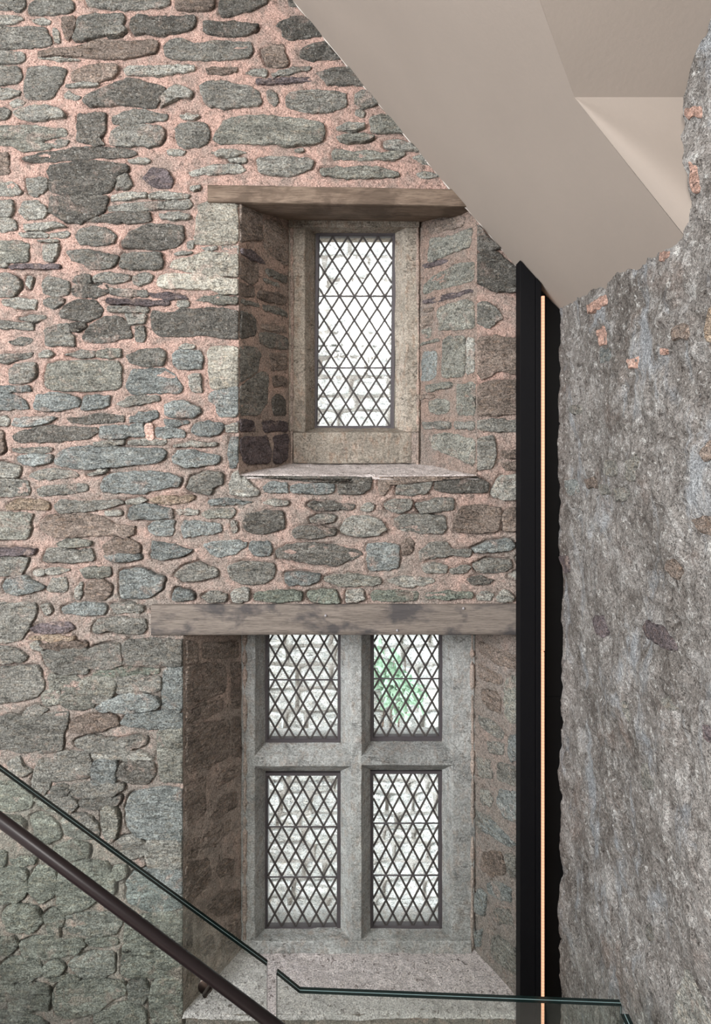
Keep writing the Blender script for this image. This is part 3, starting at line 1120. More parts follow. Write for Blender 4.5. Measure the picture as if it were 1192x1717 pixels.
def outline(uv, seed, step=0.011, jit=0.010, grow=0.0):
    """soften the corners of a traced outline, resample it and roughen it"""
    p = np.asarray(uv)
    n = len(p)
    per = np.linalg.norm(np.roll(p, -1, 0) - p, axis=1).sum()
    step = max(step, per / 60)
    r = []
    for i in range(n):
        a, b, z = p[i], p[(i + 1) % n], p[i - 1]
        L = np.linalg.norm(b - a)
        c0 = a * 0.9 + 0.05 * (b + z)            # corner kept, only a little worn
        d0 = b * 0.9 + 0.05 * (a + p[(i + 2) % n])
        m_ = max(2, int(round(L / step)))
        r.append(c0)
        for j in range(1, m_):
            f = j / m_
            r.append(a * (1 - f) + b * f)
    r = np.array(r)
    if grow:
        d = r - r.mean(0)
        r = r + grow * d / (np.linalg.norm(d, axis=1, keepdims=True) + 1e-6)
    r += jit * np.stack([fbm(r[:, 0] * 40 + seed, r[:, 1] * 40, 3.1, 3), fbm(r[:, 0] * 40, r[:, 1] * 40 + seed, 9.7, 3)], 1)
    return r


def area2(p):
    x, y = p[:, 0], p[:, 1]
    return 0.5 * abs(np.dot(x, np.roll(y, -1)) - np.dot(y, np.roll(x, -1)))


def stone_geo(pl, r, seed, proud, rough):
    """one stone: buried skirt, arris, dressed face with bedding relief"""
    rng = np.random.RandomState(seed)
    x, y = r[:, 0], r[:, 1]
    if np.dot(x, np.roll(y, -1)) - np.dot(y, np.roll(x, -1)) < 0:
        r = r[::-1]
    c = r.mean(0)
    size = math.sqrt(area2(r))
    inset = min(0.0045, size * 0.06)
    k = len(r)
    tilt = rng.uniform(-1, 1, 2) * proud * 0.5
    dirs = r - c
    dist = np.linalg.norm(dirs, axis=1, keepdims=True) + 1e-6
    rings = [(r, None, -0.022), (r, 0.6, 0)]
    rings.append((r - dirs / dist * inset, 0.93, 0))
    for fr_ in (0.88, 0.75, 0.62, 0.48, 0.33, 0.17):
        rings.append((c + dirs * fr_, 1.0 + 0.05 * (1 - fr_), 0))
    V = []
    for (q, f, ab) in rings:
        if f is None:
            h = np.full(k, ab)
        else:
            s = (q - c) / (size + 1e-6)
            h = proud * f + (tilt[0] * s[:, 0] + tilt[1] * s[:, 1]) * min(1, f)
            b1 = fbm(q[:, 0] * 7 + seed, q[:, 1] * 20, seed * .37, 3)
            st_ = np.round(b1 * 4) / 4 * 0.6 + b1 * 0.4
            h = h + rough * f * (1.0 * st_ + 0.6 * np.abs(fbm(q[:, 0] * 22, q[:, 1] * 48, 5.0 + seed, 3)))
        V.append(pl.to3(q[:, 0], q[:, 1], h))
    hc = proud * 1.05 + rough * 0.6 * float(fbm(np.array([c[0] * 9 + seed]), np.array([c[1] * 24]), seed * .37, 3)[0])
    V.append(pl.to3(np.array([c[0]]), np.array([c[1]]), np.array([hc])))
    V = np.concatenate(V)
    Fc = []
    for i in range(len(rings) - 1):
        for j in range(k):
            a, b = i * k + j, i * k + (j + 1) % k
            Fc.append((a, b, b + k, a + k))
    o = (len(rings) - 1) * k
    for j in range(k):
        Fc.append((o + j, o + (j + 1) % k, len(V) - 1))
    if np.dot(np.cross(pl.U, pl.V), pl.N) < 0:
        Fc = [f[::-1] for f in Fc]
    return V, Fc


def seg_dist(P2, poly):
    a = poly
    b = np.roll(poly, -1, 0)
    d = b - a
    best = np.full(len(P2), 9.0)
    ins = np.zeros(len(P2), bool)
    for i in range(len(a)):
        w = P2 - a[i]
        t = np.clip((w @ d[i]) / (d[i] @ d[i] + 1e-12), 0, 1)
        best = np.minimum(best, np.linalg.norm(w - t[:, None] * d[i], axis=1))
        cond = (a[i][1] > P2[:, 1]) != (b[i][1] > P2[:, 1])
        xi = a[i][0] + (P2[:, 1] - a[i][1]) * d[i][0] / (d[i][1] if abs(d[i][1]) > 1e-12 else 1e-12)
        ins ^= cond & (P2[:, 0] < xi)
    return np.where(ins, -best, best)


def joint_field(U, V, outs):
    Dm = np.full(U.shape, 9.0)
    for r in outs:
        lo, hi = r.min(0) - 0.03, r.max(0) + 0.03
        msk = (U > lo[0]) & (U < hi[0]) & (V > lo[1]) & (V < hi[1])
        if msk.any():
            d = seg_dist(np.stack([U[msk], V[msk]], 1), r)
            Dm[msk] = np.minimum(Dm[msk], d)
    return Dm


def lay_stones(pl, stones, parent, name, proud=(0.006, 0.017), rough=0.009, limit=300, seed0=0, clampfn=None, grow=None):
    """stones: list of (tone, px outline). the largest become objects of their own, the rest one joined part per tone"""
    rec = []
    for i, (tone, px) in enumerate(stones):
        uv = pl.uv(px)
        if clampfn is not None:
            uv = clampfn(uv)
        gr = grow(uv) if grow else 0.0
        r = outline(uv, seed0 + i * 3.7, grow=gr)
        if clampfn is not None:
            r = clampfn(r)
        rec.append((area2(r), tone, r, seed0 + i))
    order = sorted(range(len(rec)), key=lambda i: -rec[i][0])
    rest = []
    for rank, i in enumerate(order):
        a, tone, r, sd = rec[i]
        rng = random.Random(sd)
        pr = rng.uniform(*proud) * (0.7 if a < 0.004 else 1.0)
        V, Fc = stone_geo(pl, r, sd, pr, rough * (0.6 if tone in 'qk' else 1.0))
        if rank < limit:
            obj_np(name, V, Fc, TONES[tone], parent)
        else:
            rest.append((V, Fc))
    if rest:
        Va, Fa, o = [], [], 0
        for V, Fc in rest:
            Va.append(V)
            Fa += [tuple(x + o for x in f) for f in Fc]
            o += len(V)
        so = obj_np('pinning_stones', np.concatenate(Va), Fa, TONES['l'], parent)
        so['kind'] = 'stuff'
    return [r[2] for r in rec]


# ------------------------------------------------------------------ the setting
YW, YG = 3.40, 3.80          # face of the window wall, plane of the window stonework
X_U, Z_U = 0.60, (E - 0.205, E + 1.20)      # upper embrasure, half width and heights at the wall face
X_L, Z_L = 0.88, (E - 2.915, E - 0.95)      # lower embrasure

wall_back = empty('wall_back', (0, YW, 0))
tag(wall_back, 'rubble stone wall in pink lime mortar around the leaded windows', 'wall', kind='structure')
plF = Plane((0, YW, 0), (1, 0, 0), (0, 0, 1), (0, -1, 0))
front = []
for t in FRONT:
    front += parse(t)


# stones cut by the edge of the survey run on a little
_r = random.Random(3)
front = [(t, [(x if x > 0.5 else -_r.uniform(6, 70) if k % 2 else -_r.uniform(20, 60), y if y > 0.5 else -_r.uniform(4, 22)) for k, (x, y) in enumerate(q)]) if min(x for x, y in q) <= 0.5 or min(y for x, y in q) <= 0.5 else (t, q) for t, q in front]


def clampF(uv):
    uv = uv.copy()
    for q in uv:
        if E - 0.9 < q[1] < E + 1.2:
            pass
        if Z_U[0] < q[1] < Z_U[1] and abs(q[0]) < X_U:
            q[0] = math.copysign(X_U, q[0])
        if q[1] < Z_L[1] and abs(q[0]) < X_L:
            q[0] = math.copysign(X_L, q[0])
    return uv


outs = lay_stones(plF, front, wall_back, 'stone', limit=298, seed0=100, clampfn=clampF, proud=(0.005, 0.018), rough=0.013,
                  grow=lambda uv: 0.013 if uv[:, 1].mean() < 2.0 and uv[:, 0].mean() < -0.8 else 0.005)


def cuts(a, b, step, extra=()):
    g = list(np.arange(a, b, step)) + [b]
    for e in extra:
        g = [v for v in g if abs(v - e) > step * 0.45] + [e]
    return np.array(sorted(g))


def in_beam(u, v):
    return ((u > -0.74) & (u < 0.9) & (v > E + 1.15) & (v < E + 1.235)) | ((u > -1.03) & (u < 0.9) & (v > E - 1.0) & (v < E - 0.865))


def in_open(u, v, m=0.0):
    return ((np.abs(u) < X_U - m) & (v > Z_U[0] + m) & (v < Z_U[1] - m)) | ((np.abs(u) < X_L - m) & (v > Z_L[0] + m) & (v < Z_L[1] - m))


def frontF(U, V):
    Dm = joint_field(U, V, outs)
    n1 = fbm(U * 3, V * 3, 1.0, 3)
    n2 = fbm(U * 18, V * 22, 4.0, 3)
    n3 = fbm(U * 60, V * 60, 8.0, 2)
    h = 0.001 + 0.0035 * n1 + 0.0035 * n2 + 0.002 * n3
    top = np.clip((V - 2.0) / 1.8, 0, 1)
    g = np.clip(fbm(U * 6, V * 8, 12.0, 3) * 1.6 + 0.35 - 0.45 * top, 0, 1)
    h -= (0.030 * g + 0.003) * np.clip(1.3 - np.abs(Dm) / 0.009, 0, 1)
    ed = in_open(U, V, -0.012)
    h = np.where(ed, np.minimum(h, 0.0), h)
    return plF.to3(U, V, h)


grid_obj('mortar_face', cuts(-1.9, 1.02, 0.0085, (-X_U, X_U, -X_L, X_L)), cuts(E - 3.0, E + 2.35, 0.0085, (Z_U[0], Z_U[1], Z_L[0], Z_L[1])),
         frontF, M_MORTAR, wall_back, keep=lambda u, v: ~(in_open(u, v) | in_beam(u, v)))
# plain run of the wall beyond the picture
grid_obj('mortar_face', np.linspace(-7.0, -1.9, 40), np.linspace(0, 6.2, 60), lambda U, V: plF.to3(U, V, 0.004 * fbm(U * 9, V * 9, 0, 3)), M_MORTAR, wall_back)
grid_obj('mortar_face', np.linspace(-1.9, 1.02, 30), np.linspace(E + 2.35, 6.2, 10), lambda U, V: plF.to3(U, V, 0.004 * fbm(U * 9, V * 9, 0, 3)), M_MORTAR, wall_back)

# the same rubble beyond the picture, too far round to pick apart
rng = random.Random(21)
Va, Fa, Ma, o_ = [], [], [], 0
tn = 'gdlbnylbg'
for (xa, xb_, z0_, z1_) in ((-3.9, -2.0, 0.05, 5.9), (-2.0, -0.6, E + 2.27, 5.9)):
    z = z0_
    while z < z1_:
        hh = rng.uniform(0.06, 0.17)
        x = xa + rng.uniform(0, 0.1)
        while x < xb_ - 0.1:
            ww = min(rng.uniform(0.12, 0.38), xb_ - x)
            j = lambda s=0.012: rng.uniform(-s, s)
            q = np.array([(x + j(), z + j()), (x + ww * .5, z + j()), (x + ww - .03 + j(), z + j()), (x + ww - .03 + j(), z + hh - .025 + j()), (x + ww * .4, z + hh - .02 + j()), (x + j(), z + hh - .025 + j())])
            r = outline(q, x * 7 + z, 0.03, 0.008)
            V, Fc = stone_geo(plF, r, int((x + 9) * 97 + z * 331), rng.uniform(0.006, 0.016), 0.012)
            mi = rng.randrange(len(tn))
            Va.append(V); Fa += [tuple(a + o_ for a in f) for f in Fc]; Ma += [mi] * len(Fc); o_ += len(V)
            x += ww
        z += hh
so = obj_np('rubble_run', np.concatenate(Va), Fa, TONES[tn[0]], wall_back)
for c_ in tn[1:]:
    so.data.materials.append(TONES[c_])
so.data.polygons.foreach_set('material_index', Ma)
so['kind'] = 'stuff'

# outer leaf of the wall with the openings
HO = [(-0.30, 0.26, E + 0.0, E + 1.20), (-0.56, 0.52, E - 2.86, E - 0.95)]
xs = sorted({-7.0, 1.6, *[h[0] for h in HO], *[h[1] for h in HO]})
zs = sorted({-1.9, 6.2, *[h[2] for h in HO], *[h[3] for h in HO]})
grid_obj('outer_leaf', xs, zs, lambda U, V: np.stack([U, np.full_like(U, 4.06), V], -1), M_REVEAL, wall_back,
         keep=lambda u, v: ~np.any([(u > a) & (u < b) & (v > c) & (v < d) for a, b, c, d in HO], axis=0), smooth=False)


def reveal(parent, xf, xb, z0f, z1f, z0b, z1b, tiles, mat=M_REVEAL, sd=0):
    """splayed side of an embrasure from the wall face (xf) back to the window stonework (xb)"""
    a, b = np.array((xf, YW, 0.0)), np.array((xb, YG + 0.02, 0.0))
    U = b - a
    L = np.linalg.norm(U)
    side = 1 if xf < 0 else -1
    N = np.array((side * U[1], -side * U[0], 0)) / L
    pl = Plane(a, U, (0, 0, 1), N)
    st = []
    for t in tiles:
        st += parse(t)

    def cl(uv):
        uv = uv.copy()
        uv[:, 0] = np.clip(uv[:, 0], 0.004, L - 0.03)
        return uv
    oo = lay_stones(pl, st, parent, 'reveal_stone', proud=(0.003, 0.010), rough=0.008, seed0=900 + sd, clampfn=cl)

    def fn(Ug, T):
        f = Ug / L
        lo = z0f + (z0b - z0f) * f - 0.05
        hi = z1f + (z1b - z1f) * f
        Z = lo + (hi - lo) * T
        Dm = joint_field(Ug, Z, oo)
        h = 0.004 * fbm(Ug * 12, Z * 12, 2 + sd, 4) + 0.006 * fbm(Ug * 4, Z * 4, 7 + sd, 2)
        h -= 0.010 * np.clip(fbm(Ug * 7, Z * 7, 3.0, 2) + 0.4, 0, 1) * np.clip(1 - np.abs(Dm) / 0.012, 0, 1)
        h = h * np.clip(np.minimum(Ug, L - Ug) / 0.02, 0, 1)
        return pl.to3(Ug, Z, h)
    grid_obj('reveal_face', np.linspace(0, L, 38), np.linspace(0, 1, int((z1f - z0f) / 0.013)), fn, mat, parent)


# ------------------------------------------------------------------ windows
def frame_v(name, xo, xf, xi, z0, z1, parent, sd, yf=3.78, yb=3.87, mat=None):
    """upright of dressed stone: flat face from xo to xf, chamfer to xi"""
    return prism(name, [(xo, 4.06), (xo, yf), (xf, yf), (xi, yb), (xi, 4.06)], 'z', z0, z1, mat or M_FRAME, parent, 0.05, 0.005, sd, 0.006)


def px_x(x, D): return (x - VX) / F * D
def px_z(y, D): return E + (VY - y) / F * D


def clip_poly(poly, x0, x1, z0, z1):
    for ax, lim, sg in ((0, x0, 1), (0, x1, -1), (1, z0, 1), (1, z1, -1)):
        out_ = []
        for i in range(len(poly)):
            a, b = poly[i - 1], poly[i]
            ia, ib = sg * (a[ax] - lim) >= 0, sg * (b[ax] - lim) >= 0
            if ia != ib:
                t = (lim - a[ax]) / (b[ax] - a[ax])
                out_.append((a[0] + t * (b[0] - a[0]), a[1] + t * (b[1] - a[1])))
            if ib:
                out_.append(b)
        poly = out_
        if len(poly) < 3:
            return None
    return poly


def casement(parent, outer, inner, node, W_, H_, bars, skew=0.0, D=3.885, label=None):
    """iron casement with leaded diamond panes; numbers in photograph pixels at distance D"""
    s = D / F
    ox0, oz1, ox1, oz0 = px_x(outer[0], D), px_z(outer[1], D), px_x(outer[2], D), px_z(outer[3], D)
    ix0, iz1, ix1, iz0 = px_x(inner[0], D), px_z(inner[1], D), px_x(inner[2], D), px_z(inner[3], D)
    zm = (iz0 + iz1) / 2
    sk = lambda x, z: x + skew * (z - zm)
    V, Fc = [], []
    prof = [(0, D + 0.03), (0, D - 0.016), (0.75, D - 0.016), (1.0, D - 0.006), (1.0, D + 0.03)]
    cor = [((ox0, oz0), (ix0, iz0)), ((ox1, oz0), (ix1, iz0)), ((ox1, oz1), (ix1, iz1)), ((ox0, oz1), (ix0, iz1))]
    for (o_, i_) in cor:
        for (f, y) in prof:
            x, z = o_[0] + (i_[0] - o_[0]) * f, o_[1] + (i_[1] - o_[1]) * f
            V.append((sk(x, z), y, z))
    k = len(prof)
    for c in range(4):
        for j in range(k - 1):
            a, b = c * k + j, ((c + 1) % 4) * k + j
            Fc.append((a, b, b + 1, a + 1))
    fr = obj_np('casement_frame', V, Fc, M_IRON, parent, smooth=False)
    if label: fr['label'] = label
    nx, nz = px_x(node[0], D), px_z(node[1], D)
    w, h = W_ * s, H_ * s
    # panes
    g = 0.0015
    n = 0
    for i in range(-12, 13):
        for j in range(-30, 31):
            if (i + j) % 2: continue
            cx, cz = nx + (i + 0) * w / 2, nz + (j + 0) * h / 2
            cx += w / 2
            po = [(cx - w / 2 + g, cz), (cx, cz - h / 2 + g), (cx + w / 2 - g, cz), (cx, cz + h / 2 - g)]
            po = clip_poly(po, ix0 - 0.004, ix1 + 0.004, iz0 - 0.004, iz1 + 0.004)
            if not po or area2(np.array(po)) < 8e-5: continue
            q = len(po)
            dy = random.uniform(-0.0012, 0.0012)
            tx, tz = random.uniform(-.02, .02), random.uniform(-.02, .02)
            Vp = [(sk(x, z), D + dy + tx * (x - cx) + tz * (z - cz) + t, z) for t in (-0.0012, 0.0012) for x, z in po]
            Fp = [tuple(range(q)), tuple(range(2 * q - 1, q - 1, -1))] + [(a, (a + 1) % q + 0, (a + 1) % q + q, a + q)[::-1] for a in range(q)]
            obj_np('pane', Vp, Fp, M_PANE, fr, smooth=False)
    # lead cames, one strip per line of the lattice
    cw, ct = 0.0054, 0.0045
    for sg in (1, -1):
        for m_ in range(-45, 46):
            # line through (nx + m*w, nz) with slope sg*h/w
            pts = []
            x_a, x_b = ix0, ix1
            z_a, z_b = nz + sg * (x_a - nx - m_ * w) * h / w, nz + sg * (x_b - nx - m_ * w) * h / w
            t0, t1 = 0.0, 1.0
            dz = z_b - z_a
            ta, tb = (iz0 - z_a) / dz, (iz1 - z_a) / dz
            t0, t1 = max(0, min(ta, tb)), min(1, max(ta, tb))
            if t1 - t0 < 0.03: continue
            A = (x_a + (x_b - x_a) * t0, z_a + dz * t0)
            B = (x_a + (x_b - x_a) * t1, z_a + dz * t1)
            dx_, dz_ = B[0] - A[0], B[1] - A[1]
            ll = math.hypot(dx_, dz_)
            nx_, nz_ = -dz_ / ll * cw, dx_ / ll * cw
            Vc = []
            for (x, z) in (A, B):
                for (e, y) in ((-1, D - 0.002), (-0.55, D - ct), (0.55, D - ct), (1, D - 0.002), (1, D + 0.003), (-1, D + 0.003)):
                    Vc.append((sk(x + nx_ * e, z + nz_ * e), y, z + nz_ * e))
            Fq = [(a, (a + 1) % 6, (a + 1) % 6 + 6, a + 6) for a in range(6)] + [tuple(range(5, -1, -1)), tuple(range(6, 12))]
            obj_np('lead_came', Vc, Fq, M_LEAD, fr, smooth=False)
    for by in bars:
        z = px_z(by, D)
        tube('saddle_bar', (sk(ix0 - 0.004, z), D - 0.008, z), (sk(ix1 + 0.004, z), D - 0.008, z), 0.0042, M_IRON, fr, 10)
    return fr


# upper window
win1 = empty('window_1', (0, YG, E))
tag(win1, 'single leaded diamond-pane window deep in the wall above', 'window', kind='structure')
zt, zb = px_z(362, 3.78), px_z(776, 3.78)
frame_v('stone_jamb', px_x(484, 3.78), px_x(511, 3.78), px_x(528, 3.87), px_z(724, 3.78), zt, win1, 1, mat=M_FRAME_UP)
frame_v('stone_jamb', px_x(703, 3.78), px_x(681, 3.78), px_x(662, 3.87), px_z(724, 3.78), zt, win1, 2, mat=M_FRAME_UP)
za = px_z(382, 3.78)
prism('stone_head', [(4.06, zt + 0.06), (3.765, zt + 0.06), (3.765, za), (3.87, px_z(391, 3.87)), (4.06, px_z(391, 3.87))], 'x', px_x(484, 3.78), px_x(703, 3.78), M_FRAME_UP, win1, 0.05, 0.003, 3, 0.004)
prism('stone_sill', [(4.06, px_z(718, 3.87)), (3.87, px_z(718, 3.87)), (3.755, px_z(725, 3.755)), (3.755, px_z(777, 3.755)), (4.06, px_z(777, 3.755))], 'x', px_x(492, 3.755), px_x(690, 3.755), M_FRAME_UP, win1, 0.04, 0.006, 4, 0.006)
casement(win1, (528, 391, 662, 719), (534, 397, 656, 714), (543.0, 497), 25.4, 40.0, (497, 617), skew=0.012)
zb0, zb1 = E - 0.160, E + 1.235
reveal(win1, -X_U, px_x(490, YG), Z_U[0], Z_U[1], zb0, zb1, [REV_UL], sd=0)
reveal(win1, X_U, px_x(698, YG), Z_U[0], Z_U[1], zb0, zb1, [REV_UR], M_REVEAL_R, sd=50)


def sill_fn(xf, zf, xb0, xb1, zb_, yf, yb, amp, sd):
    def fn(S, T):
        x0 = -xf + (xb0 + xf) * T
        x1 = xf + (xb1 - xf) * T
        X = x0 + (x1 - x0) * S
        Y = yf + (yb - yf) * T
        Z = zf + (zb_ - zf) * T + amp * fbm(X * 6, Y * 6, sd, 4) + amp * 0.5 * fbm(X * 30, Y * 30, sd, 3)
        Z = Z - 0.02 * np.clip((0.05 - T) / 0.05, 0, 1) ** 2
        return np.stack([X, Y, Z], -1)
    return fn


grid_obj('sill_bed', np.linspace(0, 1, 90), np.linspace(0, 1, 36), sill_fn(X_U + 0.01, Z_U[0] + 0.004, px_x(480, YG), px_x(708, YG), zb0 + 0.002, YW - 0.008, YG + 0.01, 0.010, 3), M_SILL, win1)

# lower window
win2 = empty('window_2', (0, YG, 0))
tag(win2, 'four-light stone mullioned window with leaded panes below', 'window', kind='structure')
zt2, zb2 = E - 0.955, px_z(1590, 3.78)
frame_v('stone_jamb', px_x(404, 3.78), px_x(427, 3.78), px_x(445, 3.87), zb2, zt2, win2, 11)
frame_v('stone_jamb', px_x(796, 3.78), px_x(759, 3.78), px_x(741, 3.87), zb2, zt2, win2, 12)
prism('stone_mullion', [(px_x(571, 3.87), 4.06), (px_x(571, 3.87), 3.87), (px_x(589, 3.777), 3.777), (px_x(606, 3.777), 3.777), (px_x(621, 3.87), 3.87), (px_x(621, 3.87), 4.06)],
      'z', zb2, zt2, M_FRAME, win2, 0.05, 0.003, 13, 0.004)
for (xa, xb_) in ((404, 597), (598, 796)):
    dy_ = 0 if xa < 500 else 2.0
    prism('stone_transom', [(4.06, px_z(1245 - dy_, 3.87)), (3.87, px_z(1245 - dy_, 3.87)), (3.779, px_z(1269 - dy_, 3.779)), (3.779, px_z(1285 - dy_, 3.779)), (3.87, px_z(1293 - dy_, 3.87)), (4.06, px_z(1293 - dy_, 3.87))],
          'x', px_x(xa + 20, 3.78) if xa < 500 else px_x(xa, 3.78), px_x(xb_, 3.78) if xa < 500 else px_x(xb_ - 24, 3.78), M_FRAME, win2, 0.05, 0.003, 14 + xa, 0.004)
prism('stone_sill', [(4.06, px_z(1557, 3.87)), (3.87, px_z(1557, 3.87)), (3.765, px_z(1578, 3.765)), (3.765, px_z(1600, 3.765)), (4.06, px_z(1600, 3.765))], 'x', px_x(408, 3.77), px_x(790, 3.77), M_FRAME, win2, 0.04, 0.006, 16, 0.006)
prism('stone_head', [(4.06, zt2 + 0.1), (3.78, zt2 + 0.1), (3.78, px_z(1030, 3.78)), (3.87, px_z(1036, 3.87)), (4.06, px_z(1036, 3.87))], 'x', px_x(404, 3.78), px_x(796, 3.78), M_FRAME, win2, 0.05, 0.003, 17, 0.004)
casement(win2, (445, 1036, 571, 1244), (451, 1042, 566, 1238), (461.5, 1139), 23.3, 40.8, (1139,), skew=0.004)
casement(win2, (621, 1036, 742, 1240), (627, 1042, 736, 1234), (658.4, 1137), 21.9, 39.2, (1137,), skew=0.0)
casement(win2, (443, 1294, 571, 1559), (449, 1300, 565, 1553), (472.6, 1469), 23.2, 42.0, (1385, 1469), skew=0.004)
casement(win2, (620, 1291, 742, 1557), (626, 1297, 735, 1551), (647, 1466), 22.6, 43.4, (1379, 1466), skew=0.0)
zc0, zc1 = E - 2.885, E - 0.95
reveal(win2, -X_L, px_x(411, YG), Z_L[0], Z_L[1], zc0, zc1, [REV_LL, REV_LL2], sd=100)
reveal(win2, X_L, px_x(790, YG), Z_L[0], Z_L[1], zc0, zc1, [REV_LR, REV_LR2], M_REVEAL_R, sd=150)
grid_obj('sill_bed', np.linspace(0, 1, 130), np.linspace(0, 1, 44), sill_fn(X_L + 0.015, Z_L[0] + 0.004, px_x(396, YG), px_x(812, YG), zc0, YW - 0.012, YG + 0.01, 0.012, 9), M_SILL, win2)
grid_obj('embrasure_soffit', np.linspace(-0.95, 0.95, 20), np.linspace(3.41, 4.0, 8), lambda U, V: np.stack([U, V, np.full_like(U, Z_L[1] - 0.012)], -1), M_REVEAL, win2)

# right-hand wall
wall_right = empty('wall_right', (1.0, 0, 0))
tag(wall_right, 'rough grey rendered side wall to the right of the light strip', 'wall', kind='structure')
plR = Plane((1.0, 3.46, 0), (0, -1, 0), (0, 0, 1), (-1, 0, 0))
side = []
for t in SIDE + SIDE_PINK:
    side += parse(t)


def side_low(U, V):
    return 0.020 * fbm(U * 2.2, V * 2.0, 21, 3) + 0.018 * fbm(U * 7, V * 6, 25, 3) - 0.006


def side_h(U, V):
    h = side_low(U, V) + 0.010 * fbm(U * 26, V * 24, 28, 3)
    pit = np.clip(fbm(U * 13, V * 17, 33, 3) - 0.28, 0, 1)
    return h - 0.05 * pit


class Bumpy(Plane):
    def to3(s, u, v, h):
        return Plane.to3(s, u, v, np.asarray(h) + side_low(np.asarray(u, float), np.asarray(v, float)))


plRb = Bumpy((1.0, 3.46, 0), (0, -1, 0), (0, 0, 1), (-1, 0, 0))
lay_stones(plRb, side, wall_right, 'stone', proud=(0.005, 0.009), rough=0.005, seed0=1500)
grid_obj('render_face', np.linspace(0, 1.9, 170), np.linspace(E - 3.0, E + 1.9, 440), lambda U, V: plR.to3(U, V, side_h(U, V)), M_RENDER, wall_right)
grid_obj('render_face', np.linspace(1.9, 7.9, 60), np.linspace(E - 3.0, E + 1.9, 60), lambda U, V: plR.to3(U, V, side_h(U, V)), M_RENDER, wall_right)
grid_obj('render_face', np.linspace(0, 7.9, 60), np.linspace(E + 1.9, 6.2, 20), lambda U, V: plR.to3(U, V, side_h(U, V)), M_RENDER, wall_right)

# plastered underside of the stair flight above
ceil_ = empty('ceiling', (0.6, 2.4, E + 1.2))
tag(ceil_, 'smooth warm white plaster underside of the stair flight above', 'ceiling', kind='structure')
backp = [(1.03, .60), (1.0, .632), (.91, .72), (.82, .82), (.667, 1.0), (.4354, 1.268), (.05, 1.73), (-.339, 2.20), (-.66, 2.60), (-1.15, 3.2)]
frontp = [(1.03, 2.08, .585), (1.0, 2.08, .621), (.92, 2.08, .722), (.84, 2.08, .823), (.667, 2.08, 1.042), (.51, 1.895, 1.222), (.20, 1.53, 1.577), (-.118, 1.155, 1.942), (-.40, .82, 2.27), (-.85, .30, 2.78)]
V, Fc = [], []
ns = 14
for (bx, bz), (fx, fy, fz) in zip(backp, frontp):
    for j in range(ns + 1):
        t = j / ns
        V.append((bx + (fx - bx) * t, YW - 0.0 + (fy - YW) * t, E + bz + (fz - bz) * t))
for i in range(len(backp) - 1):
    for j in range(ns):
        a = i * (ns + 1) + j
        Fc.append((a, a + 1, a + ns + 2, a + ns + 1))
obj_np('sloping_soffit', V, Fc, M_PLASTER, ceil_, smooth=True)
# upper soffit that climbs towards the viewer
V = [(.667, 2.08, E + 1.042), (1.06, 2.08, E + 1.042), (1.06, .30, E + 2.78), (-.85, .30, E + 2.78)]
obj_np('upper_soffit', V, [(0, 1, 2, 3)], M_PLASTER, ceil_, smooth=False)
# coved end of the flight: lines fan out from the inner corner to the side wall
V, Fc = [(.667, 2.08, E + 1.042)], []
nn = 64
for i in range(nn + 1):
    s = i / nn
    V.append((1.03, 2.08 - 0.45 * s * (1 - s) ** 3, E + .585 + (1.042 - .585) * s))
for i in range(nn):
    Fc.append((0, i + 1, i + 2))
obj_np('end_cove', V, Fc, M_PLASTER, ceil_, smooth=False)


def bead(path, r, sd, name='plaster_bead', mat=None, parent=None):
    V, Fc = [], []
    pts = []
    for a, b in zip(path[:-1], path[1:]):
        a, b = Vector(a), Vector(b)
        n = max(2, int((b - a).length / 0.012))
        for i in range(n):
            pts.append(a.lerp(b, i / n))
    pts.append(Vector(path[-1]))
    for i, p in enumerate(pts):
        rr = r * (1 + 0.8 * float(vnoise(i * 0.35, sd)))
        off = Vector((0, 0, 0.004 * float(vnoise(i * 0.21, sd + 4))))
        d = (pts[min(i + 1, len(pts) - 1)] - pts[max(i - 1, 0)]).normalized()
        a = d.orthogonal().normalized(); b = d.cross(a)
        for k_ in range(6):
            t = k_ * math.pi / 3
            V.append(tuple(p + off + (a * math.cos(t) + b * math.sin(t)) * rr))
    for i in range(len(pts) - 1):
        for k_ in range(6):
            a, b = i * 6 + k_, i * 6 + (k_ + 1) % 6
            Fc.append((a, b, b + 6, a + 6))
    return obj_np(name, V, Fc, mat or M_CAULK, parent or ceil_)


bead([(x, YW - 0.006, E + z + 0.002) for x, z in backp[:9]], 0.0036, 5)

for (wn, x_, z0_, z1_, rr) in ((win1, px_x(489, 3.785), zb0, zb1, .009), (win1, px_x(700, 3.785), zb0, zb1, .009), (win2, px_x(410, 3.785), zc0, zc1, .010), (win2, px_x(791, 3.785), zc0, zc1, .010)):
    bead([(x_, 3.782, z0_), (x_ + 0.004, 3.784, (z0_ + z1_) / 2), (x_, 3.782, z1_ - 0.02)], rr, x_ * 50 + 3, 'mortar_fillet', M_REVEAL, wn)

# floor and the rest of the hall (behind the viewer)
def slab(name, quad, mat, label, cat, th):
    V = [tuple(q) for q in quad] + [tuple(Vector(q) + Vector(th)) for q in quad]
    Fc = [(0, 1, 2, 3), (7, 6, 5, 4)] + [(i, i + 4, (i + 1) % 4 + 4, (i + 1) % 4) for i in range(4)]
    o = obj_np(name, V, Fc, mat, None, smooth=False)
    return tag(o, label, cat, kind='structure')


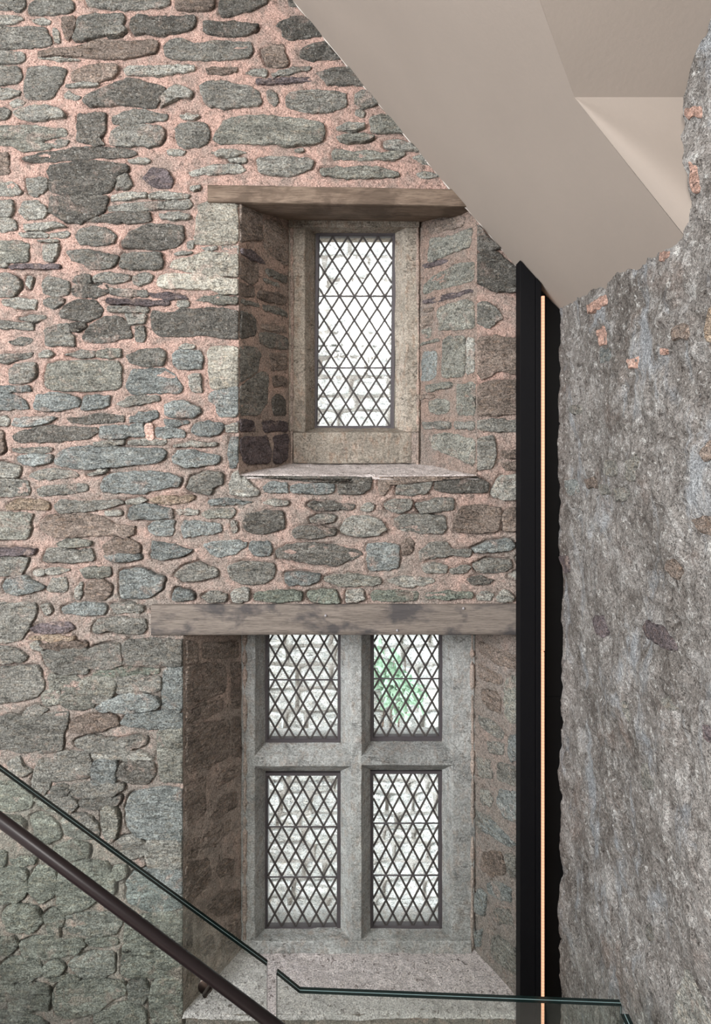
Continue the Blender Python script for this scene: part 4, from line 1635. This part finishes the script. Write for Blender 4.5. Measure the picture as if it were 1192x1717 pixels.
slab('floor', [(-7, -4.4, 0), (1.4, -4.4, 0), (1.4, 3.5, 0), (-7, 3.5, 0)], M_FLOOR, 'plain stone landing floor below the glass guard', 'floor', (0, 0, -0.2))
slab('wall_left', [(-7, -4.4, 0), (-7, 3.4, 0), (-7, 3.4, 6.2), (-7, -4.4, 6.2)], M_HALL, 'plain plastered wall closing the stair hall far left', 'wall', (-0.2, 0, 0))
slab('wall_rear', [(-7, -4.4, 0), (1.4, -4.4, 0), (1.4, -4.4, 6.2), (-7, -4.4, 6.2)], M_HALL, 'plain plastered wall behind the viewer', 'wall', (0, -0.2, 0))
slab('ceiling_hall', [(-7.2, -4.6, 6.2), (1.6, -4.6, 6.2), (1.6, 4.06, 6.2), (-7.2, 4.06, 6.2)], M_HALL, 'plain plastered ceiling high over the stair hall', 'ceiling', (0, 0, 0.2))

# ------------------------------------------------------------------ timber lintels
def beam(name, x0, x1, y0, y1, zb, zt_, mat, sd, slope=0.0, amp=0.004, under=0.0, parent=None):
    """old hewn timber: softened arrises, wandering edges. under = rise of the underside towards the back"""
    n = int((x1 - x0) / 0.03)
    prof = []
    r = 0.010
    for (y, z, u) in ((y0, zb, 0), (y1, zb + under, 0), (y1, zt_, 1), (y0, zt_, 1)):
        prof.append((y, z))
    pts = []
    for i in range(4):
        a, b = np.array(prof[i]), np.array(prof[(i + 1) % 4])
        m_ = 7
        for j in range(m_):
            f = 0.04 + 0.92 * j / (m_ - 1)
            pts.append(a * (1 - f) + b * f)
    k = len(pts)
    V = []
    for t in np.linspace(x0, x1, n + 1):
        for p in pts:
            V.append((t, p[0], p[1] + slope * (t - x0)))
    V = np.array(V)
    V[:, 2] += amp * fbm(V[:, 0] * 3 + sd, V[:, 1] * 12, V[:, 2] * 12, 3)
    V[:, 1] += amp * fbm(V[:, 0] * 4 + sd + 9, V[:, 1] * 12, V[:, 2] * 30, 3)
    V[:, 0] += amp * 0.6 * fbm(V[:, 1] * 30 + sd, V[:, 2] * 30, 1.0, 2)
    Fc = []
    for i in range(n):
        for j in range(k):
            a, b = i * k + j, i * k + (j + 1) % k
            Fc.append((a, b, b + k, a + k))
    Fc += [tuple(range(k - 1, -1, -1)), tuple(n * k + j for j in range(k))]
    me, c = mesh_np(name, V, Fc, True)
    bm = bmesh.new(); bm.from_mesh(me)
    bmesh.ops.recalc_face_normals(bm, faces=bm.faces)
    for e in bm.edges:
        if len(e.link_faces) == 2 and e.calc_face_angle(0) > 1.2: e.smooth = False
    bm.to_mesh(me); bm.free()
    o = link(name, me, mat)
    o.location = c
    return o


yl = YW - 0.028
o = beam('timber_lintel', px_x(348, yl), 0.80, yl, YW + 0.15, px_z(338, yl), px_z(309, yl), M_OAK_UP, 2, slope=-0.018)
tag(o, 'long brown weathered timber lintel over the single upper window', 'lintel', kind='thing')
o = beam('timber_lintel', -X_U - 0.02, X_U + 0.08, YW + 0.157, YG + 0.03, E + 1.175, E + 1.29, M_OAK_UP, 8, slope=-0.01, under=0.035)
tag(o, 'inner brown timber board behind the upper lintel, against the window head', 'lintel', kind='thing')
o = beam('timber_lintel', px_x(253, yl), 0.86, yl, YW + 0.22, px_z(1066, yl), px_z(1015, yl), M_OAK_LOW, 5, slope=0.001, amp=0.0025)
tag(o, 'thick grey stained timber lintel over the four-light lower window', 'lintel', kind='thing')
low_lintel = o
for (nx_, ny_) in ((546, 1032), (666, 1057), (777, 1020)):
    p = P(nx_, ny_, yl)
    tube('nail', p + Vector((0, 0.012, 0)), p + Vector((0, -0.006, 0)), 0.006, M_NAIL, low_lintel, 8)

# ------------------------------------------------------------------ light channel in the corner
ch = empty('light_channel', (0.9, 3.33, 0))
tag(ch, 'tall black metal corner channel with a glowing warm light strip', 'light fitting')
bx = sorted((x, z) for x, z in backp)


def ztop(x):
    return E + float(np.interp(x, [q[0] for q in bx], [q[1] for q in bx])) - 0.006


def cut_plate(name, x0, x1, y0, y1, z0, z1, mat):
    """plate cut on the slope of the soffit where it meets it"""
    za_, zb_ = (ztop(x0), ztop(x1)) if z1 is None else (z1, z1)
    return prism(name, [(x0, z0), (x1, z0), (x1, zb_), (x0, za_)], 'y', y0, y1, mat, ch, step=None, bevel=0.0015)


YB = 3.368
cut_plate('cover_plate', px_x(872, 3.28), px_x(897.5, 3.28), 3.28, YB, 0, None, M_BLACK)
cut_plate('channel_flange', px_x(898.5, 3.275), px_x(907.3, 3.275), 3.275, YB, 0, None, M_BLACK)
zj = px_z(1090.5, 3.33)
cut_plate('light_strip', px_x(908, 3.31), px_x(912.7, 3.31), 3.31, 3.34, 0.0, zj - 0.003, M_LED)
cut_plate('light_strip', px_x(908.5, 3.31), px_x(913.2, 3.31), 3.31, 3.34, zj + 0.003, px_z(496, 3.31), M_LED)
cut_plate('back_channel', px_x(907.5, 3.345), px_x(915, 3.345), 3.345, YB, 0, None, M_BLACK2)
zj2 = px_z(1167, 3.36)
cut_plate('back_panel', px_x(915.5, 3.35), 1.02, 3.35, YB, 0, zj2 - 0.001, M_BLACK2)
cut_plate('back_panel', px_x(915.5, 3.35), 1.02, 3.35, YB, zj2 + 0.001, None, M_BLACK2)

# ------------------------------------------------------------------ glass guard
def glass_panel(name, poly, nrm, label):
    """laminated pane: two sheets and an interlayer; poly is its outline on the viewer's face, nrm points away from the viewer"""
    poly = [Vector(p) for p in poly]
    nrm = Vector(nrm).normalized()
    root = empty(name, poly[0].lerp(poly[len(poly) // 2], 0.5))
    q = len(poly)
    for nm, t0, t1, me_, mf in (('glass_sheet', 0, 0.0115, M_EDGE, M_GLASS), ('interlayer', 0.0115, 0.0145, M_INTER, None), ('glass_sheet', 0.0145, 0.026, M_EDGE, M_GLASS)):
        if mf is None:
            # interlayer shows only as a line round the rim
            V, Fc = [], []
            c = sum(poly, Vector()) / q
            for t in (t0, t1):
                for p in poly: V.append(tuple(p + nrm * t))
            Fc = [(a, (a + 1) % q, (a + 1) % q + q, a + q) for a in range(q)]
            obj_np(nm, V, Fc, me_, root, smooth=False)
            continue
        V = [tuple(p + nrm * t) for t in (t0, t1) for p in poly]
        Fc = [tuple(range(q)), tuple(range(2 * q - 1, q - 1, -1))] + [(a, a + q, (a + 1) % q + q, (a + 1) % q) for a in range(q)]
        o = obj_np(nm, V, Fc, mf, root, smooth=False)
        o.data.materials.append(me_)
        for i, f in enumerate(o.data.polygons):
            f.material_index = 0 if i < 2 else 1
    tag(root, label, 'glass panel', 'glass guard panels')
    return root


DG = 2.2
a0, a1 = P(0, 1293, DG), P(447, 1620, DG)
dirv = (a1 - a0).normalized()
a00 = a0 - dirv * 0.7
low = Vector((0, 0, -1.12))
glass_panel('glass_guard', [a00, a1, Vector((a1.x, DG, 0.12)), a00 + low], (0, 1, 0), 'sloping glass guard pane behind the dark handrail, lower left')
b0, b1 = P(463, 1634, DG), P(502, 1664, DG)
Dr = 2.146
b2 = P(1043, 1688, Dr); b2.z = b1.z
b1.y = DG - (DG - Dr) * (b1.x - b0.x) / (b2.x - b0.x)
nb = Vector((-(b2.y - b0.y), b2.x - b0.x, 0))
glass_panel('glass_guard', [b0, b1, b2, Vector((b2.x, b2.y, 0.0)), Vector((b0.x, b0.y, 0.0))], nb, 'long level glass guard pane in front of the lower window sill')
c0 = P(1040, 1700, 2.12)
glass_panel('glass_guard', [c0, Vector((c0.x, 0.6, c0.z)), Vector((c0.x, 0.6, 0)), Vector((c0.x, c0.y, 0))], (1, 0, 0), 'short glass guard pane returning towards the viewer, bottom right')

# handrail
DRl = 2.10
hr = empty('handrail', P(200, 1524, DRl))
tag(hr, 'dark brown round handrail sloping down across the lower left', 'handrail')
r0, r1 = P(0, 1374.5, DRl), P(442, 1705, DRl)
dv = (r1 - r0).normalized()
tube('rail', r0 - dv * 0.7, r1 + dv * 0.28, 0.0188, M_RAIL, hr, 32)
bp = P(345, 1652, DG)
tube('bracket_plate', bp + Vector((0, -0.009, 0)), bp + Vector((0, 0.0, 0)), 0.024, M_STEEL, hr, 28)
e0 = bp + Vector((0.004, -0.012, -0.006))
e1 = P(343, 1669, DRl + 0.045)
tube('bracket_arm', e0 + Vector((0.012, 0, 0.012)), e1, 0.0085, M_STEEL, hr, 16)
e2 = P(362, 1643, DRl + 0.002)
tube('bracket_neck', e1 + Vector((0, 0, 0.004)), e2, 0.0075, M_STEEL, hr, 16)

# stair under the rail (below the picture)
st = empty('stair_flight', (-1.2, 1.7, 0))
tag(st, 'plain stone stair climbing to the left below the handrail', 'stairs', kind='structure')
rise, go = 0.172, 0.230
x = a1.x - 0.02
for i in range(6):
    z1 = rise * (i + 1)
    box('step', (x - go * (i + 1), 1.1, max(0, z1 - 0.6)), (x - go * i, 2.19, z1), M_STEP, st, 0.004)

# ------------------------------------------------------------------ outside: retaining wall and ivy
gw = empty('garden_wall', (0, 6.4, -1.9))
tag(gw, 'pale stone retaining wall seen outside through the window panes', 'outdoor wall', kind='thing')
M_OUT = stone_mat('pale_outdoor_stone', (204, 206, 203), smear=0.0, rough=0.6)
M_OUTM = mortar_mat('pale_outdoor_mortar', (215, 210, 204), (210, 206, 200), 0, 4, 0.2, 0.2)
YO = 6.4
plO = Plane((0, YO, 0), (1, 0, 0), (0, 0, 1), (0, -1, 0))
grid_obj('bedding', np.linspace(-4, 4, 60), np.linspace(-1.9, 8.5, 70), lambda U, V: plO.to3(U, V, 0.02 * fbm(U * 3, V * 3, 2, 3)), M_OUTM, gw)
rng = random.Random(5)
Va, Fa, o_ = [], [], 0
z = -1.85
while z < 6.0:
    hh = rng.uniform(0.09, 0.24)
    x = -2.6 + rng.uniform(0, 0.2)
    while x < 2.6:
        ww = rng.uniform(0.18, 0.55)
        q = np.array([(x, z), (x + ww * .5, z + rng.uniform(-.02, .02)), (x + ww - 0.02, z + .01), (x + ww - 0.03, z + hh - .03), (x + ww * .4, z + hh - .02), (x + .02, z + hh - .035)])
        r = outline(q, x * 7 + z, 0.09, 0.01)
        V, Fc = stone_geo(plO, r, int((x + 5) * 97 + (z + 5) * 331), rng.uniform(0.015, 0.05), 0.03)
        Va.append(V); Fa += [tuple(a + o_ for a in f) for f in Fc]; o_ += len(V)
        x += ww
    z += hh
so = obj_np('rubble_face', np.concatenate(Va), Fa, M_OUT, gw)
so['kind'] = 'stuff'
V = [(-4, 4.06, -1.9), (4, 4.06, -1.9), (4, 8, -1.9), (-4, 8, -1.9)]
g = obj_np('ground', V, [(0, 1, 2, 3)], M_OUTM, None, smooth=False)
tag(g, 'pale gravel ground outside between the building and garden wall', 'ground', kind='structure')

iv = empty('ivy_plant', P(668, 1150, 6.3))
tag(iv, 'green ivy climbing the outdoor wall, seen through the upper right light', 'plant')
ml, ntl, bsl, outl = new_mat('ivy_leaf_green')
kk = NT(ntl)
kk.l(kk.mix(kk.noise(kk.pos(), 14, 3, 0.6), lin((112, 148, 122)), lin((160, 184, 160))), bsl.inputs['Base Color'])
bsl.inputs['Roughness'].default_value = 0.5
V, Fc = [], []
rng = random.Random(11)
for i in range(280):
    a = rng.gauss(0, 1); b = rng.gauss(0, 1)
    px_ = 662 + a * 15 + (b * 6)
    py_ = 1150 + b * 26
    if rng.random() < 0.2: px_, py_ = 690 + rng.gauss(0, 13), 1165 + rng.gauss(0, 10)
    c = P(px_, py_, YO - 0.17 - rng.uniform(0, 0.14))
    s = rng.uniform(0.025, 0.05)
    ang = rng.uniform(0, 6.28)
    ux = Vector((math.cos(ang), rng.uniform(-.5, .5), math.sin(ang))).normalized()
    uz = ux.cross(Vector((0, 1, 0))).normalized()
    up = Vector((0, -0.25 * s, 0))
    n0 = len(V)
    for (p, q, h) in ((-1, 0, 0), (-.2, -.75, 1), (1, 0, 0), (-.2, .75, 1), (0, 0, -.6)):
        V.append(tuple(c + ux * s * p + uz * s * q + up * h))
    Fc += [(n0, n0 + 1, n0 + 4), (n0 + 1, n0 + 2, n0 + 4), (n0 + 2, n0 + 3, n0 + 4), (n0 + 3, n0, n0 + 4)]
lv = obj_np('leaves', V, Fc, ml, iv, smooth=False)
lv['kind'] = 'stuff'
for k_ in range(4):
    p0 = P(640 + 14 * k_, 1235, YO - 0.06); p1 = P(652 + 9 * k_, 1100, YO - 0.07)
    tube('stem', p0, p1, 0.010, TONES['n'], iv, 8, 0.005)
